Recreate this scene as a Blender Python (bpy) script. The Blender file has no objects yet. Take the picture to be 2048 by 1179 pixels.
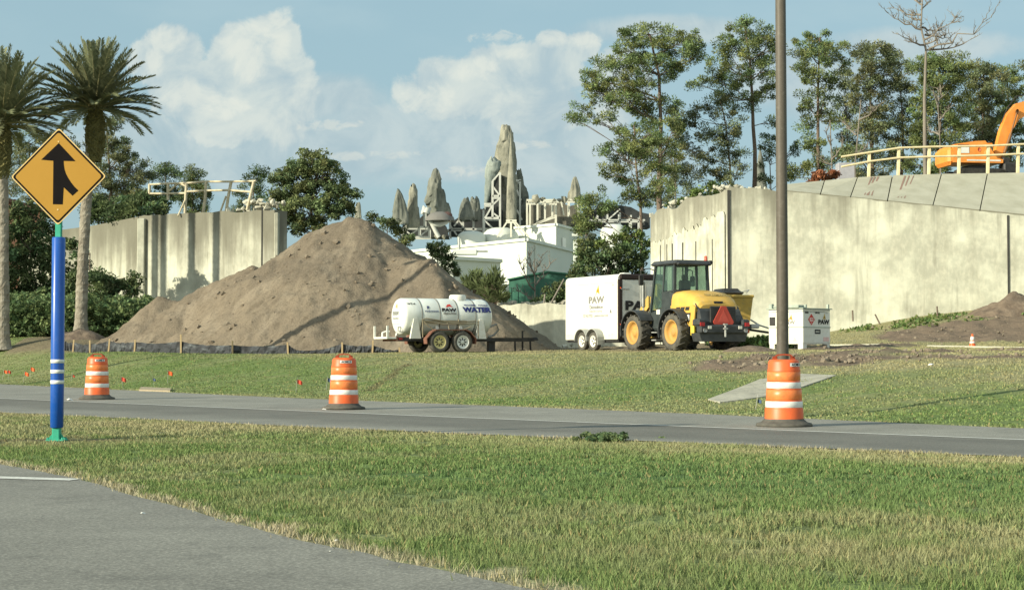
import bpy, math, random
import numpy as np
from mathutils import Vector, Matrix
R = math.radians
random.seed(7); RNG = np.random.default_rng(7)
C = bpy.context.scene.collection
scene = bpy.context.scene

# ------------------------------------------------------------ camera, sky, sun, exposure
CAMZ = 1.08; F = 3200.0; HOR = 705.0
TH = math.atan((HOR - 589.5) / F)
cd = bpy.data.cameras.new('camera'); cam = bpy.data.objects.new('camera', cd); C.objects.link(cam)
cam.location = (0, 0, CAMZ); cam.rotation_euler = (math.pi/2 + TH, 0, 0)
cd.sensor_width = 36; cd.lens = F / 2048 * 36; cd.clip_start = 0.1; cd.clip_end = 3000
scene.camera = cam
scene.view_settings.view_transform = 'Standard'; scene.view_settings.look = 'None'
scene.view_settings.exposure = 0.80; scene.view_settings.gamma = 1
scene.cycles.max_bounces = 6; scene.cycles.diffuse_bounces = 3; scene.cycles.transparent_max_bounces = 8

SUN_EL = 21.0; SUN_AZ = math.atan2(-0.857, -0.515)          # compass bearing of the sun from +Y
sun_dir = Vector((math.sin(SUN_AZ)*math.cos(R(SUN_EL)), math.cos(SUN_AZ)*math.cos(R(SUN_EL)), math.sin(R(SUN_EL))))
sl = bpy.data.lights.new('sun', 'SUN'); sl.energy = 3.95; sl.angle = R(0.5); sl.color = (1.0, 0.925, 0.74)
so = bpy.data.objects.new('sun', sl); C.objects.link(so); so.location = (-60, -30, 60)
so.rotation_euler = sun_dir.to_track_quat('Z', 'Y').to_euler()

def ray(px, py):
    dx = (px-1024)/F; dy = (589.5-py)/F
    return Vector((dx, math.cos(TH)-dy*math.sin(TH), math.sin(TH)+dy*math.cos(TH)))
def P(px, py, Y):
    d = ray(px, py); t = Y/d.y
    return Vector((d.x*t, Y, CAMZ+d.z*t))

# world: Nishita sky with cumulus laid out by direction (a = x/y, b = z/y)
w = bpy.data.worlds.new('World'); scene.world = w; w.use_nodes = True
nt = w.node_tree; nt.nodes.clear()
def N(t, **k):
    n = nt.nodes.new(t)
    for a, b in k.items(): setattr(n, a, b)
    return n
def L(a, b): nt.links.new(a, b)
def M(op, a, b=None, c=None, clamp=False):
    n = N('ShaderNodeMath', operation=op); n.use_clamp = clamp
    for i, v in enumerate((a, b, c)):
        if v is None: continue
        if isinstance(v, (int, float)): n.inputs[i].default_value = v
        else: L(v, n.inputs[i])
    return n.outputs[0]
sky = N('ShaderNodeTexSky', sky_type='NISHITA'); sky.sun_disc = False
sky.sun_elevation = R(SUN_EL); sky.sun_rotation = SUN_AZ
sky.air_density = 1.0; sky.dust_density = 2.2; sky.ozone_density = 1.2
tc = N('ShaderNodeTexCoord'); sep = N('ShaderNodeSeparateXYZ'); L(tc.outputs['Generated'], sep.inputs[0])
yy = M('MAXIMUM', M('ABSOLUTE', sep.outputs[1]), 0.05)
A_ = M('DIVIDE', sep.outputs[0], yy); B_ = M('DIVIDE', sep.outputs[2], yy)
comb = N('ShaderNodeCombineXYZ'); L(A_, comb.inputs[0]); L(B_, comb.inputs[1])
def noise(scale, detail=6, rough=.55, dist=0.0, off=(0,0,0), sc=(1,1,1)):
    mp = N('ShaderNodeMapping'); mp.inputs['Location'].default_value = off; mp.inputs['Scale'].default_value = sc
    L(comb.outputs[0], mp.inputs[0])
    n = N('ShaderNodeTexNoise'); n.inputs['Scale'].default_value = scale; n.inputs['Detail'].default_value = detail
    n.inputs['Roughness'].default_value = rough; n.inputs['Distortion'].default_value = dist
    L(mp.outputs[0], n.inputs['Vector']); return n.outputs[0]
def field(blobs):
    out = None
    for (px, py, rx, ry) in blobs:
        d = ray(px, py); a0, b0 = d.x/d.y, d.z/d.y; ra, rb = rx/F, ry/F
        u = M('MULTIPLY', M('SUBTRACT', A_, a0), 1/ra); v = M('MULTIPLY', M('SUBTRACT', B_, b0), 1/rb)
        f = M('SUBTRACT', 1.0, M('ADD', M('MULTIPLY', u, u), M('MULTIPLY', v, v)))
        f = M('MAXIMUM', f, -3.0)
        out = f if out is None else M('SMOOTH_MAX', out, f, 0.25)
    return out
n1 = noise(24, 10, .62, .5); n2 = noise(9, 5, .5, 0.0, (3,1,0), (1,2.2,1)); n3 = noise(42, 9, .66, .5, (7,2,0))
def mr(v, a, b, c=0.0, d=1.0):
    n = N('ShaderNodeMapRange'); n.interpolation_type = 'SMOOTHSTEP'
    for i, x in enumerate((a, b, c, d)): n.inputs[i+1].default_value = x
    L(v, n.inputs[0]); return n.outputs[0]
BIG = [(335,115,70,66),(395,185,105,66),(480,125,62,76),(545,85,54,60),(570,190,66,100),(470,225,120,62),
       (905,175,105,62),(1000,145,95,55),(1080,145,90,60),(1165,92,36,32),(1105,84,32,24),(1060,210,110,55),(1240,170,60,80)]
PALE = [(660,200,90,44),(735,240,70,32),(900,300,190,48),(690,310,70,17),(785,308,80,17),(930,340,70,20),(440,275,260,55),(1150,320,200,60),(1680,180,140,60),(1540,140,70,60),(640,300,200,50),(560,300,330,70),(980,260,240,60),(1330,60,150,26),(1850,90,160,30)]
BRT = [(515,62,34,22),(562,38,24,18),(1168,82,30,20),(1105,80,28,16),(970,128,26,16),(1025,108,40,12),(335,82,44,26),(310,120,20,34),(380,195,70,32),(440,215,50,22),(470,95,36,28),(500,130,30,44),(560,90,20,40),(860,190,50,30),(920,140,50,20)]
FINE = [(992,75,46,12),(930,342,36,11),(690,312,38,9),(785,308,44,8),(1050,290,60,8),(660,250,60,10)]
nn = M('ADD', M('MULTIPLY', n1, .55), M('MULTIPLY', n3, .45))
mB = mr(M('ADD', field(BIG), M('MULTIPLY', M('SUBTRACT', nn, .5), 3.6)), -0.32, 0.14)
mP = mr(M('ADD', field(PALE), M('MULTIPLY', M('SUBTRACT', nn, .5), 3.2)), -1.2, 0.7, 0, .75)
mT = mr(M('ADD', field(BRT), M('MULTIPLY', M('SUBTRACT', n3, .5), 7.0)), -0.8, 1.3)
n4 = noise(85, 8, .62, .6, (2,9,0), (1,1.8,1))
mF = mr(M('ADD', field(FINE), M('MULTIPLY', M('SUBTRACT', n4, .5), 9.0)), -0.6, 1.6)
wisp = mr(n2, .42, .72, 0, .30)
def mix(f, a, b):
    n = N('ShaderNodeMix', data_type='RGBA')
    if isinstance(f, (int, float)): n.inputs[0].default_value = f
    else: L(f, n.inputs[0])
    for s, v in ((6, a), (7, b)):
        if isinstance(v, tuple): n.inputs[s].default_value = v + (1,)
        else: L(v, n.inputs[s])
    return n.outputs[2]
SK = 1.0/0.10                                            # cloud radiances are given for a sky strength of 0.10
sk = lambda r, g, b: (r*SK, g*SK, b*SK)
shade = mr(M('ADD', M('MULTIPLY', n1, .6), M('MULTIPLY', noise(11, 4, .5, .3, (5,5,0)), .4)), .38, .60)
# tone the clear sky a little towards the milky blue of a humid afternoon
base = mix(0.78, sky.outputs[0], sk(.207,.314,.348))
c0 = mix(wisp, base, sk(.28,.37,.395))
c1 = mix(mP, c0, mix(shade, sk(.24,.31,.34), sk(.345,.395,.395)))
c2 = mix(M('MULTIPLY', mB, .88), c1, mix(shade, sk(.252,.325,.355), sk(.40,.437,.41)))
c2 = mix(M('MULTIPLY', mF, .45), c2, sk(.45,.46,.41))
c3 = mix(M('MULTIPLY', mT, .60), c2, sk(.475,.49,.435))
back = mr(M('MULTIPLY', sep.outputs[1], -1.0), .05, .6, 0, .62)          # whitish brightening added to the unseen sky behind the camera as fill light
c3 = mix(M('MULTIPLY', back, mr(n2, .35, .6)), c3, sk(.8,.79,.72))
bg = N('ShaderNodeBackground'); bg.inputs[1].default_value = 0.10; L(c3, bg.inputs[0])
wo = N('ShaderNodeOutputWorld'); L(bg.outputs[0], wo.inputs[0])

# ------------------------------------------------------------ numpy noise and ground shape
def _h(i, j, k):
    n = (i*374761393 + j*668265263 + k*1274126177) & 0x7fffffff
    n = ((n ^ (n >> 13)) * 1274126177) & 0x7fffffff
    return ((n ^ (n >> 16)) & 0xffff) / 65535.0
def vn(x, y, z=0.0):
    x = np.asarray(x, float); y = np.asarray(y, float); z = np.asarray(z, float) + np.zeros_like(x)
    i, j, k = np.floor(x).astype(np.int64), np.floor(y).astype(np.int64), np.floor(z).astype(np.int64)
    f, g, h = x-i, y-j, z-k
    f, g, h = f*f*(3-2*f), g*g*(3-2*g), h*h*(3-2*h)
    r = 0
    for a in (0, 1):
        for b in (0, 1):
            for c in (0, 1):
                r = r + _h(i+a, j+b, k+c) * (f if a else 1-f) * (g if b else 1-g) * (h if c else 1-h)
    return r
def fbm(x, y, z=0.0, o=4):
    s = 0; a = 1; t = 0
    for q in range(o):
        s = s + a*vn(np.asarray(x)*2**q + 17*q, np.asarray(y)*2**q - 9*q, np.asarray(z)*2**q + 5*q); t += a; a *= .5
    return s/t
def sst(v, a, b):
    t = np.clip((np.asarray(v, float)-a)/(b-a), 0, 1); return t*t*(3-2*t)

NEAR_E = np.array([(-60,76),(-30,48.5),(-9.2,28.8),(-2.3,22.6),(5.3,16.5),(20,5.5),(50,-16)], float)   # near edge of the ramp
FAR_E = np.array([(-60,111),(-30,71.8),(-17.6,54.9),(-5.57,38.4),(3.15,28.3),(7.27,22.7),(20,8),(50,-13)], float)
LINE = np.array([(-60,87),(-30,56.2),(-12,37.6),(-1.38,27.0),(6.3,19.7),(20,7.4),(50,-14)], float)
CORNER = np.array([(-60,70),(-20,32),(-9,20.6),(-4.9,15.4),(-3.74,13.7),(-1.22,9.2),(.08,7.3),(1.3,5.4),(3,2.5),(8,-6)], float)
ne = lambda x: np.interp(x, NEAR_E[:,0], NEAR_E[:,1])
fe = lambda x: np.interp(x, FAR_E[:,0], FAR_E[:,1])
ce = lambda x: np.interp(x, CORNER[:,0], CORNER[:,1])
def G(x, y):
    x = np.asarray(x, float); y = np.asarray(y, float)
    d = (y - fe(x))*0.72
    W = 8 + 8*sst(x, -16, 5)
    z = (1.03+.10*sst(-x, 9, 17))*sst(d, 0.3, W)
    z = z + np.clip(d-12, 0, 40)*0.014
    z = z + sst(y, 60, 75)*np.clip((x-11)*0.10, 0, 3.0)*sst(x, 11, 20)*1.0 + sst(y, 58, 72)*sst(x, 11, 16)*.45
    z = z + 0.10*sst(d, 1, 5)*(fbm(x*.5, y*.5)-.5)
    # crown of the median between the two roads
    m = np.minimum((ne(x)-y)*.72, (y-ce(x))*.5)
    z = z + 0.05*sst(m, 0.3, 2.5)*(0.4+fbm(x*.8, y*.8)*.8)
    z = z + .62*sst(y, 63, 69.5)*sst(-x, 15.5, 18)
    z = z + 1.0*np.exp(-(((x+27)/7)**2 + ((y-84)/7)**2))
    return z
def g1(x, y): return float(G(np.array([x]), np.array([y]))[0])
def hit(px, py, far=120):
    d = ray(px, py); d = d/d.y; o = Vector((0,0,CAMZ)); t = 4.0
    prev = t
    while t < far:
        p = o+d*t
        if p.z <= g1(p.x, p.y): 
            a, b = prev, t
            for _ in range(18):
                m = (a+b)/2; q = o+d*m
                if q.z <= g1(q.x, q.y): b = m
                else: a = m
            q = o+d*b; return Vector((q.x, q.y, g1(q.x, q.y)))
        prev = t; t += 0.2
    q = o+d*60; return Vector((q.x, q.y, g1(q.x, q.y)))
def XP(px, Y): return (px-1024)/F*Y

# ------------------------------------------------------------ materials
MATS = {}
def _np(nt, t, **k):
    n = nt.nodes.new(t)
    for a, b in k.items(): setattr(n, a, b)
    return n
def mat(name, stops, scale=4.0, rough=.8, bump=0.0, bscale=None, sc=(1,1,1), detail=6, metal=0.0, spec=.3, attr=None, dist=0.0, speck=None, trans=0.0, coat=0.0, nr=.6):
    """stops: colour or list of (pos,colour) over a noise; attr: a colour attribute multiplies it; speck: (scale, colour, amount)"""
    if name in MATS: return MATS[name]
    m = bpy.data.materials.new(name); m.use_nodes = True; nt = m.node_tree; b = nt.nodes['Principled BSDF']
    b.inputs['Roughness'].default_value = rough; b.inputs['Metallic'].default_value = metal
    b.inputs['Specular IOR Level'].default_value = spec; b.inputs['Coat Weight'].default_value = coat
    t = _np(nt, 'ShaderNodeTexCoord'); mp = _np(nt, 'ShaderNodeMapping'); mp.inputs['Scale'].default_value = sc
    nt.links.new(t.outputs['Object'], mp.inputs[0])
    if not isinstance(stops, list): 
        c = stops; stops = [(.25, tuple(v*.86 for v in c)), (.75, tuple(min(1,v*1.1) for v in c))]
    n = _np(nt, 'ShaderNodeTexNoise'); n.inputs['Scale'].default_value = scale; n.inputs['Detail'].default_value = detail
    n.inputs['Distortion'].default_value = dist; n.inputs['Roughness'].default_value = nr
    nt.links.new(mp.outputs[0], n.inputs['Vector'])
    r = _np(nt, 'ShaderNodeValToRGB'); nt.links.new(n.outputs[0], r.inputs[0])
    e = r.color_ramp.elements
    e[0].position, e[0].color = stops[0][0], stops[0][1]+(1,)
    e[1].position, e[1].color = stops[-1][0], stops[-1][1]+(1,)
    for p, c in stops[1:-1]:
        q = e.new(p); q.color = c+(1,)
    col = r.outputs[0]
    if speck:
        n2 = _np(nt, 'ShaderNodeTexNoise'); n2.inputs['Scale'].default_value = speck[0]; n2.inputs['Detail'].default_value = 3
        nt.links.new(t.outputs['Object'], n2.inputs['Vector'])
        q = _np(nt, 'ShaderNodeMapRange'); q.inputs[1].default_value = .52; q.inputs[2].default_value = .72; q.inputs[4].default_value = speck[2]
        nt.links.new(n2.outputs[0], q.inputs[0])
        x = _np(nt, 'ShaderNodeMix', data_type='RGBA'); nt.links.new(q.outputs[0], x.inputs[0]); nt.links.new(col, x.inputs[6]); x.inputs[7].default_value = speck[1]+(1,)
        col = x.outputs[2]
    if attr:
        a = _np(nt, 'ShaderNodeAttribute', attribute_name=attr)
        x = _np(nt, 'ShaderNodeMix', data_type='RGBA', blend_type='MULTIPLY'); x.inputs[0].default_value = 1
        nt.links.new(col, x.inputs[6]); nt.links.new(a.outputs['Color'], x.inputs[7]); col = x.outputs[2]
    nt.links.new(col, b.inputs['Base Color'])
    if bump:
        n3 = _np(nt, 'ShaderNodeTexNoise'); n3.inputs['Scale'].default_value = bscale or scale*4; n3.inputs['Detail'].default_value = 6
        nt.links.new(mp.outputs[0], n3.inputs['Vector'])
        bp = _np(nt, 'ShaderNodeBump'); bp.inputs['Strength'].default_value = bump; bp.inputs['Distance'].default_value = .05
        nt.links.new(n3.outputs[0], bp.inputs['Height']); nt.links.new(bp.outputs[0], b.inputs['Normal'])
    if trans:
        tr = _np(nt, 'ShaderNodeBsdfTranslucent'); nt.links.new(col, tr.inputs[0]); ms = _np(nt, 'ShaderNodeMixShader'); ms.inputs[0].default_value = trans
        nt.links.new(b.outputs[0], ms.inputs[1]); nt.links.new(tr.outputs[0], ms.inputs[2]); nt.links.new(ms.outputs[0], nt.nodes['Material Output'].inputs[0])
    MATS[name] = m; return m
def plain(name, c, rough=.5, **k): return mat(name, c, scale=k.pop('scale', 6.0), rough=rough, **k)

# ------------------------------------------------------------ mesh helpers
def npobj(name, V, Fc, m, parent=None, col=None, smooth=False):
    V = np.asarray(V, np.float32); Fc = np.asarray(Fc, np.int32); k = Fc.shape[1]
    me = bpy.data.meshes.new(name); me.vertices.add(len(V)); me.vertices.foreach_set('co', V.ravel())
    me.loops.add(Fc.size); me.loops.foreach_set('vertex_index', Fc.ravel())
    me.polygons.add(len(Fc)); me.polygons.foreach_set('loop_start', np.arange(0, Fc.size, k, dtype=np.int32))
    try: me.polygons.foreach_set('loop_total', np.full(len(Fc), k, dtype=np.int32))
    except Exception: pass
    if smooth: me.polygons.foreach_set('use_smooth', np.ones(len(Fc), bool))
    if col is not None:
        at = me.color_attributes.new('col', 'FLOAT_COLOR', 'POINT')
        c = np.ones((len(V), 4), np.float32); c[:, :3] = col; at.data.foreach_set('color', c.ravel())
    me.update(calc_edges=True); me.materials.append(m)
    o = bpy.data.objects.new(name, me); C.objects.link(o)
    if parent: o.parent = parent
    return o
class MB:
    def __init__(s): s.v = []; s.f = []; s.sm = []
    def add(s, vs, fs, smooth=False):
        b = len(s.v); s.v += [tuple(p) for p in vs]; s.f += [tuple(i+b for i in f) for f in fs]; s.sm += [smooth]*len(fs); return s
    def box(s, c, d, rz=0, ry=0, rx=0, ch=0.0, tp=(1,1)):
        """box with chamfered edges: centre, size, rotation; tp scales the top"""
        hx, hy, hz = d[0]/2, d[1]/2, d[2]/2; m = Matrix.Rotation(rz,3,'Z')@Matrix.Rotation(ry,3,'Y')@Matrix.Rotation(rx,3,'X'); c = Vector(c)
        ch = min(ch, hx*.9, hy*.9, hz*.9)
        if ch <= 0:
            vs = [(x*hx*(tp[0] if z>0 else 1), y*hy*(tp[1] if z>0 else 1), z*hz) for x in (-1,1) for y in (-1,1) for z in (-1,1)]
            fs = [(0,1,3,2),(4,6,7,5),(0,4,5,1),(2,3,7,6),(0,2,6,4),(1,5,7,3)]
        else:
            pr = [(-hx+ch,-hy),(hx-ch,-hy),(hx,-hy+ch),(hx,hy-ch),(hx-ch,hy),(-hx+ch,hy),(-hx,hy-ch),(-hx,-hy+ch)]
            vs = []; fs = []
            for z, k in ((-hz,ch),(-hz+ch,0),(hz-ch,0),(hz,ch)):
                for (x, y) in pr:
                    tx, ty = (tp if z > 0 else (1,1))
                    vs.append((x*(1-k/hx)*tx, y*(1-k/hy)*ty, z))
            for r in range(3):
                for i in range(8):
                    a = r*8+i; b = r*8+(i+1)%8; fs.append((a, b, b+8, a+8))
            fs.append(tuple(range(7,-1,-1))); fs.append(tuple(range(24,32)))
        s.add([m@Vector(v)+c for v in vs], fs); return s
    def prism(s, pts, a, b, axis='y'):
        """polygon pts extruded from a to b along axis; pts are the two other coordinates in order"""
        n = len(pts)
        def mk(p, t): return {'y': (p[0], t, p[1]), 'x': (t, p[0], p[1]), 'z': (p[0], p[1], t)}[axis]
        vs = [mk(p, a) for p in pts]+[mk(p, b) for p in pts]
        fs = [tuple(range(n-1,-1,-1)), tuple(range(n, 2*n))]+[(i,(i+1)%n,(i+1)%n+n,i+n) for i in range(n)]
        return s.add(vs, fs)
    def tube(s, pts, r, n=8, smooth=True, cap=True):
        pts = [Vector(p) for p in pts]; rs = r if isinstance(r, (list, tuple)) else [r]*len(pts)
        vs = []; up = None
        for i, p in enumerate(pts):
            d = (pts[min(i+1,len(pts)-1)]-pts[max(i-1,0)])
            d = d.normalized() if d.length > 1e-9 else Vector((0,0,1))
            if up is None: up = Vector((0,0,1)) if abs(d.z) < .9 else Vector((1,0,0))
            sd = d.cross(up)
            if sd.length < 1e-6: sd = d.cross(Vector((0,1,0)))
            sd.normalize(); up = sd.cross(d).normalized()
            for k in range(n):
                a = 2*math.pi*k/n; vs.append(p+sd*math.cos(a)*rs[i]+up*math.sin(a)*rs[i])
        fs = []
        for i in range(len(pts)-1):
            for k in range(n): a = i*n+k; b = i*n+(k+1)%n; fs.append((a, b, b+n, a+n))
        s.add(vs, fs, smooth)
        if cap: s.add(vs[:n], [tuple(range(n-1,-1,-1))]); s.add(vs[-n:], [tuple(range(n))])
        return s
    def bar(s, a, b, w, h=None):
        a, b = Vector(a), Vector(b); h = h or w; d = (b-a).normalized(); u = Vector((0,0,1)) if abs(d.z) < .95 else Vector((0,1,0))
        sd = d.cross(u).normalized(); up = sd.cross(d)
        vs = [p+sd*x*w/2+up*y*h/2 for p in (a, b) for x, y in ((-1,-1),(1,-1),(1,1),(-1,1))]
        return s.add(vs, [(3,2,1,0),(4,5,6,7),(0,1,5,4),(1,2,6,5),(2,3,7,6),(3,0,4,7)])
    def lathe(s, prof, n=24, axis='z', c=(0,0,0), smooth=True, squash=None):
        """prof: (radius, height) pairs"""
        vs = []
        for (r, h) in prof:
            for k in range(n):
                a = 2*math.pi*k/n; x, y = r*math.cos(a), r*math.sin(a)
                p = {'z': (x, y, h), 'y': (x, h, y), 'x': (h, x, y)}[axis]
                vs.append((p[0]+c[0], p[1]+c[1], p[2]+c[2]))
        fs = [(i*n+k, i*n+(k+1)%n, (i+1)*n+(k+1)%n, (i+1)*n+k) for i in range(len(prof)-1) for k in range(n)]
        return s.add(vs, fs, smooth)
    def build(s, name, m, parent=None, col=None):
        me = bpy.data.meshes.new(name); me.from_pydata(s.v, [], s.f); me.validate(); me.update()
        if len(me.polygons) == len(s.sm): me.polygons.foreach_set('use_smooth', s.sm)
        me.materials.append(m)
        import bmesh
        bm = bmesh.new(); bm.from_mesh(me); bmesh.ops.recalc_face_normals(bm, faces=bm.faces); bm.to_mesh(me); bm.free()
        o = bpy.data.objects.new(name, me); C.objects.link(o)
        if parent: o.parent = parent
        return o
def tag(o, label=None, cat=None, group=None, kind=None):
    if label: o['label'] = label
    if cat: o['category'] = cat
    if group: o['group'] = group
    if kind: o['kind'] = kind
    return o
def thing(name, label, cat, loc=(0,0,0), rz=0, group=None):
    o = bpy.data.objects.new(name, None); C.objects.link(o); o.location = loc; o.rotation_euler = (0,0,rz); o.empty_display_size = .2
    return tag(o, label, cat, group)
def copy_tree(o, parent=None):
    c = o.copy(); C.objects.link(c); c.parent = parent
    for ch in [k for k in bpy.data.objects if k.parent == o]: copy_tree(ch, c)
    return c
_dg = None
def text_geo(s, size=1.0, bold=0.0, extrude=0.0, spacing=1.0):
    cu = bpy.data.curves.new('lettering', 'FONT'); cu.body = s; cu.size = size; cu.align_x = 'CENTER'; cu.align_y = 'CENTER'
    cu.offset = bold; cu.extrude = extrude; cu.resolution_u = 3; cu.space_character = spacing
    o = bpy.data.objects.new('lettering', cu); C.objects.link(o); bpy.context.view_layer.update()
    me = bpy.data.meshes.new_from_object(o.evaluated_get(bpy.context.evaluated_depsgraph_get()))
    vs = [v.co.copy() for v in me.vertices]; fs = [tuple(p.vertices) for p in me.polygons]
    bpy.data.objects.remove(o); bpy.data.curves.remove(cu); bpy.data.meshes.remove(me); return vs, fs
def lettering(name, s, size, org, ux, uy, m, parent, bold=0.0, sx=1.0, fn=None):
    """flat lettering on the plane org + x*ux + y*uy (or mapped by fn)"""
    vs, fs = text_geo(s, size, bold)
    org, ux, uy = Vector(org), Vector(ux), Vector(uy)
    out = [fn(v.x*sx, v.y) if fn else org+ux*(v.x*sx)+uy*v.y for v in vs]
    mb = MB(); mb.add(out, fs); return mb.build(name, m, parent)
# ------------------------------------------------------------ ground
def lerp(a, b, t): return a + (np.asarray(b)-a)*t[..., None]
def seg_d(x, y, a, b):
    ax, ay = a; bx, by = b; dx, dy = bx-ax, by-ay
    t = np.clip(((x-ax)*dx+(y-ay)*dy)/(dx*dx+dy*dy), 0, 1); return np.hypot(x-ax-t*dx, y-ay-t*dy)
def pix(*pts): return [tuple(hit(*p)[:2]) for p in pts]
RUTS = []                                   # worn and churned strips: (a, b, half width)
for pts, wd in ((((1690,706),(1800,703),(2046,701)), 1.1), (((1500,716),(1600,712),(1690,722)), 1.0), (((1640,728),(1760,714),(2046,712)), .8),
                (((1430,722),(1520,735)), .9), (((1660,698),(1760,690)), 1.5)):
    q = pix(*pts)
    for a, b in zip(q, q[1:]): RUTS.append((a, b, wd))
def dirt_mask(x, y):
    m = np.zeros_like(x)
    nz = fbm(x*.9, y*.9, 3.0)*.6+fbm(x*3.1, y*3.1, 3.3, 3)*.4
    for a, b, wd in RUTS: m = np.maximum(m, sst(wd - seg_d(x, y, a, b) + (nz-.5)*2.2, -.2, .5))
    # the churned bank in front of the right wall
    band = 1.15*np.exp(-((y-(65.2+.12*(x-16)))/(2.9+.28*np.clip(x-15,0,12)))**2) * sst(x, 14.0, 16.0)
    m = np.maximum(m, sst(band + (nz-.5)*1.1, .35, .6))
    # parking strip of tank, trailer and loader, worn thin
    m = np.maximum(m, .55*sst(1-np.hypot((x-4.5)/6.5, (y-54.5)/2.2)+(nz-.5)*1.3, 0, .6))
    # bare soil at the foot of the silt fence
    fy = np.interp(x, [-22,-15.5,-11,-3.4,2], [67,63.8,59.6,56.9,57.2])
    m = np.maximum(m, .8*sst(y-fy+(nz-.5)*1.2, -.9, .3)*(x < 12)*(x > -21)*(y < 110))
    m = np.maximum(m, sst(1.0-np.hypot((x+9.05)/.9, (y-28.8)/5)+(nz-.5), 2, 3))
    return m
SIGN_XY = (XP(114,19.2), 19.2)
def gcol(x, y):
    x = np.asarray(x, float); y = np.asarray(y, float)
    g = np.array((.130,.182,.062)); lush = np.array((.086,.146,.054)); tan = np.array((.262,.245,.135)); dirt = np.array((.175,.135,.098)); sand = np.array((.33,.29,.20))
    n1 = fbm(x*.35, y*.35, 1.0); n2 = fbm(x*1.6, y*1.6, 2.0); n3 = fbm(x*5, y*5, 4.0, 3)
    c = np.ones(x.shape+(3,))*g
    med = y < ne(x)
    t = sst(n1*.55+n2*.3+n3*.3, .44, .70)
    # the median is greenest in a broad drift and strawy near the ramp and near the camera
    lushf = np.exp(-((y-(13.2-.25*x))/2.6)**2)*sst(x, -3.5, 0.5)
    straw = np.exp(-((y-(ne(x)-1.2))/1.8)**2)*.5 + .35*np.exp(-((y-(9.2))/1.2)**2)*sst(x,-1,1)
    t = np.where(med, np.clip(t*.8+straw-lushf*.7, 0, 1), t)
    # the far verge: tan upper part, green lower slope
    d = (y-fe(x))*.72
    up = sst(d, 5, 13)*.65*sst(x, -14, -4)
    far = y > fe(x)
    t = np.where(far, np.clip(t*.55+up+.5*np.exp(-(d/.5)**2)+.25*sst(x, 6, 14)*sst(d,4,9), 0, 1), t)
    c = lerp(c, tan, t)
    c = lerp(c, lush, np.clip(sst(n2*.6+n3*.5, .56, .78)*.55+lushf*.45*med, 0, 1)*(1-t*.6))
    c = lerp(c, dirt, dirt_mask(x, y)*far)
    e = np.minimum(np.abs(y-ne(x)), np.abs(y-ce(x))*.62)
    c = lerp(c, sand, sst(.20+(n3-.5)*.35-e*.7, 0, .12)*.85)
    c = lerp(c, np.array((.10,.085,.05)), sst(1-np.hypot((x-SIGN_XY[0]-.1)/1.1, (y-SIGN_XY[1]-.1)/.5)+(n3-.5)*1.4, 0, .5)*.8)
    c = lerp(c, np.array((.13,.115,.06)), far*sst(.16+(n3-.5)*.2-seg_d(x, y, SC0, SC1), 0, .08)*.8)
    return c
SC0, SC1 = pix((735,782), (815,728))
def grid_axis(bounds):
    out = []
    for a, b, s in bounds: out += list(np.arange(a, b, s))
    return np.array(out+[bounds[-1][1]])
gx = grid_axis([(-700,-120,40),(-120,-40,4),(-40,-24,1),(-24,30,.22),(30,44,1),(44,120,4),(120,700,40)])
gy = grid_axis([(-60,-4,4),(-4,6,1),(6,30,.22),(30,78,.26),(78,110,1),(110,300,8),(300,1500,80)])
X, Y = np.meshgrid(gx, gy); Z = G(X, Y)
dm = dirt_mask(X, Y)*(Y > fe(X)); Z = Z + dm*(fbm(X*1.7, Y*1.7, 6.0, 3)-.5)*.40*sst(Y, 36, 42)*sst(X, 2, 5)
idx = np.arange(X.size).reshape(X.shape)
Fq = np.stack([idx[:-1,:-1], idx[:-1,1:], idx[1:,1:], idx[1:,:-1]], -1).reshape(-1, 4)
gm = mat('ground_turf', [(.3,(.72,.72,.72)),(.5,(1,1,1)),(.75,(1.3,1.28,1.2))], scale=3.2, rough=.95, bump=.9, bscale=14, attr='col', spec=.1, detail=10, nr=.75)
ground = npobj('ground', np.stack([X, Y, Z], -1).reshape(-1, 3), Fq, gm, col=gcol(X, Y).reshape(-1, 3), smooth=True)
tag(ground, kind='structure')

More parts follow.
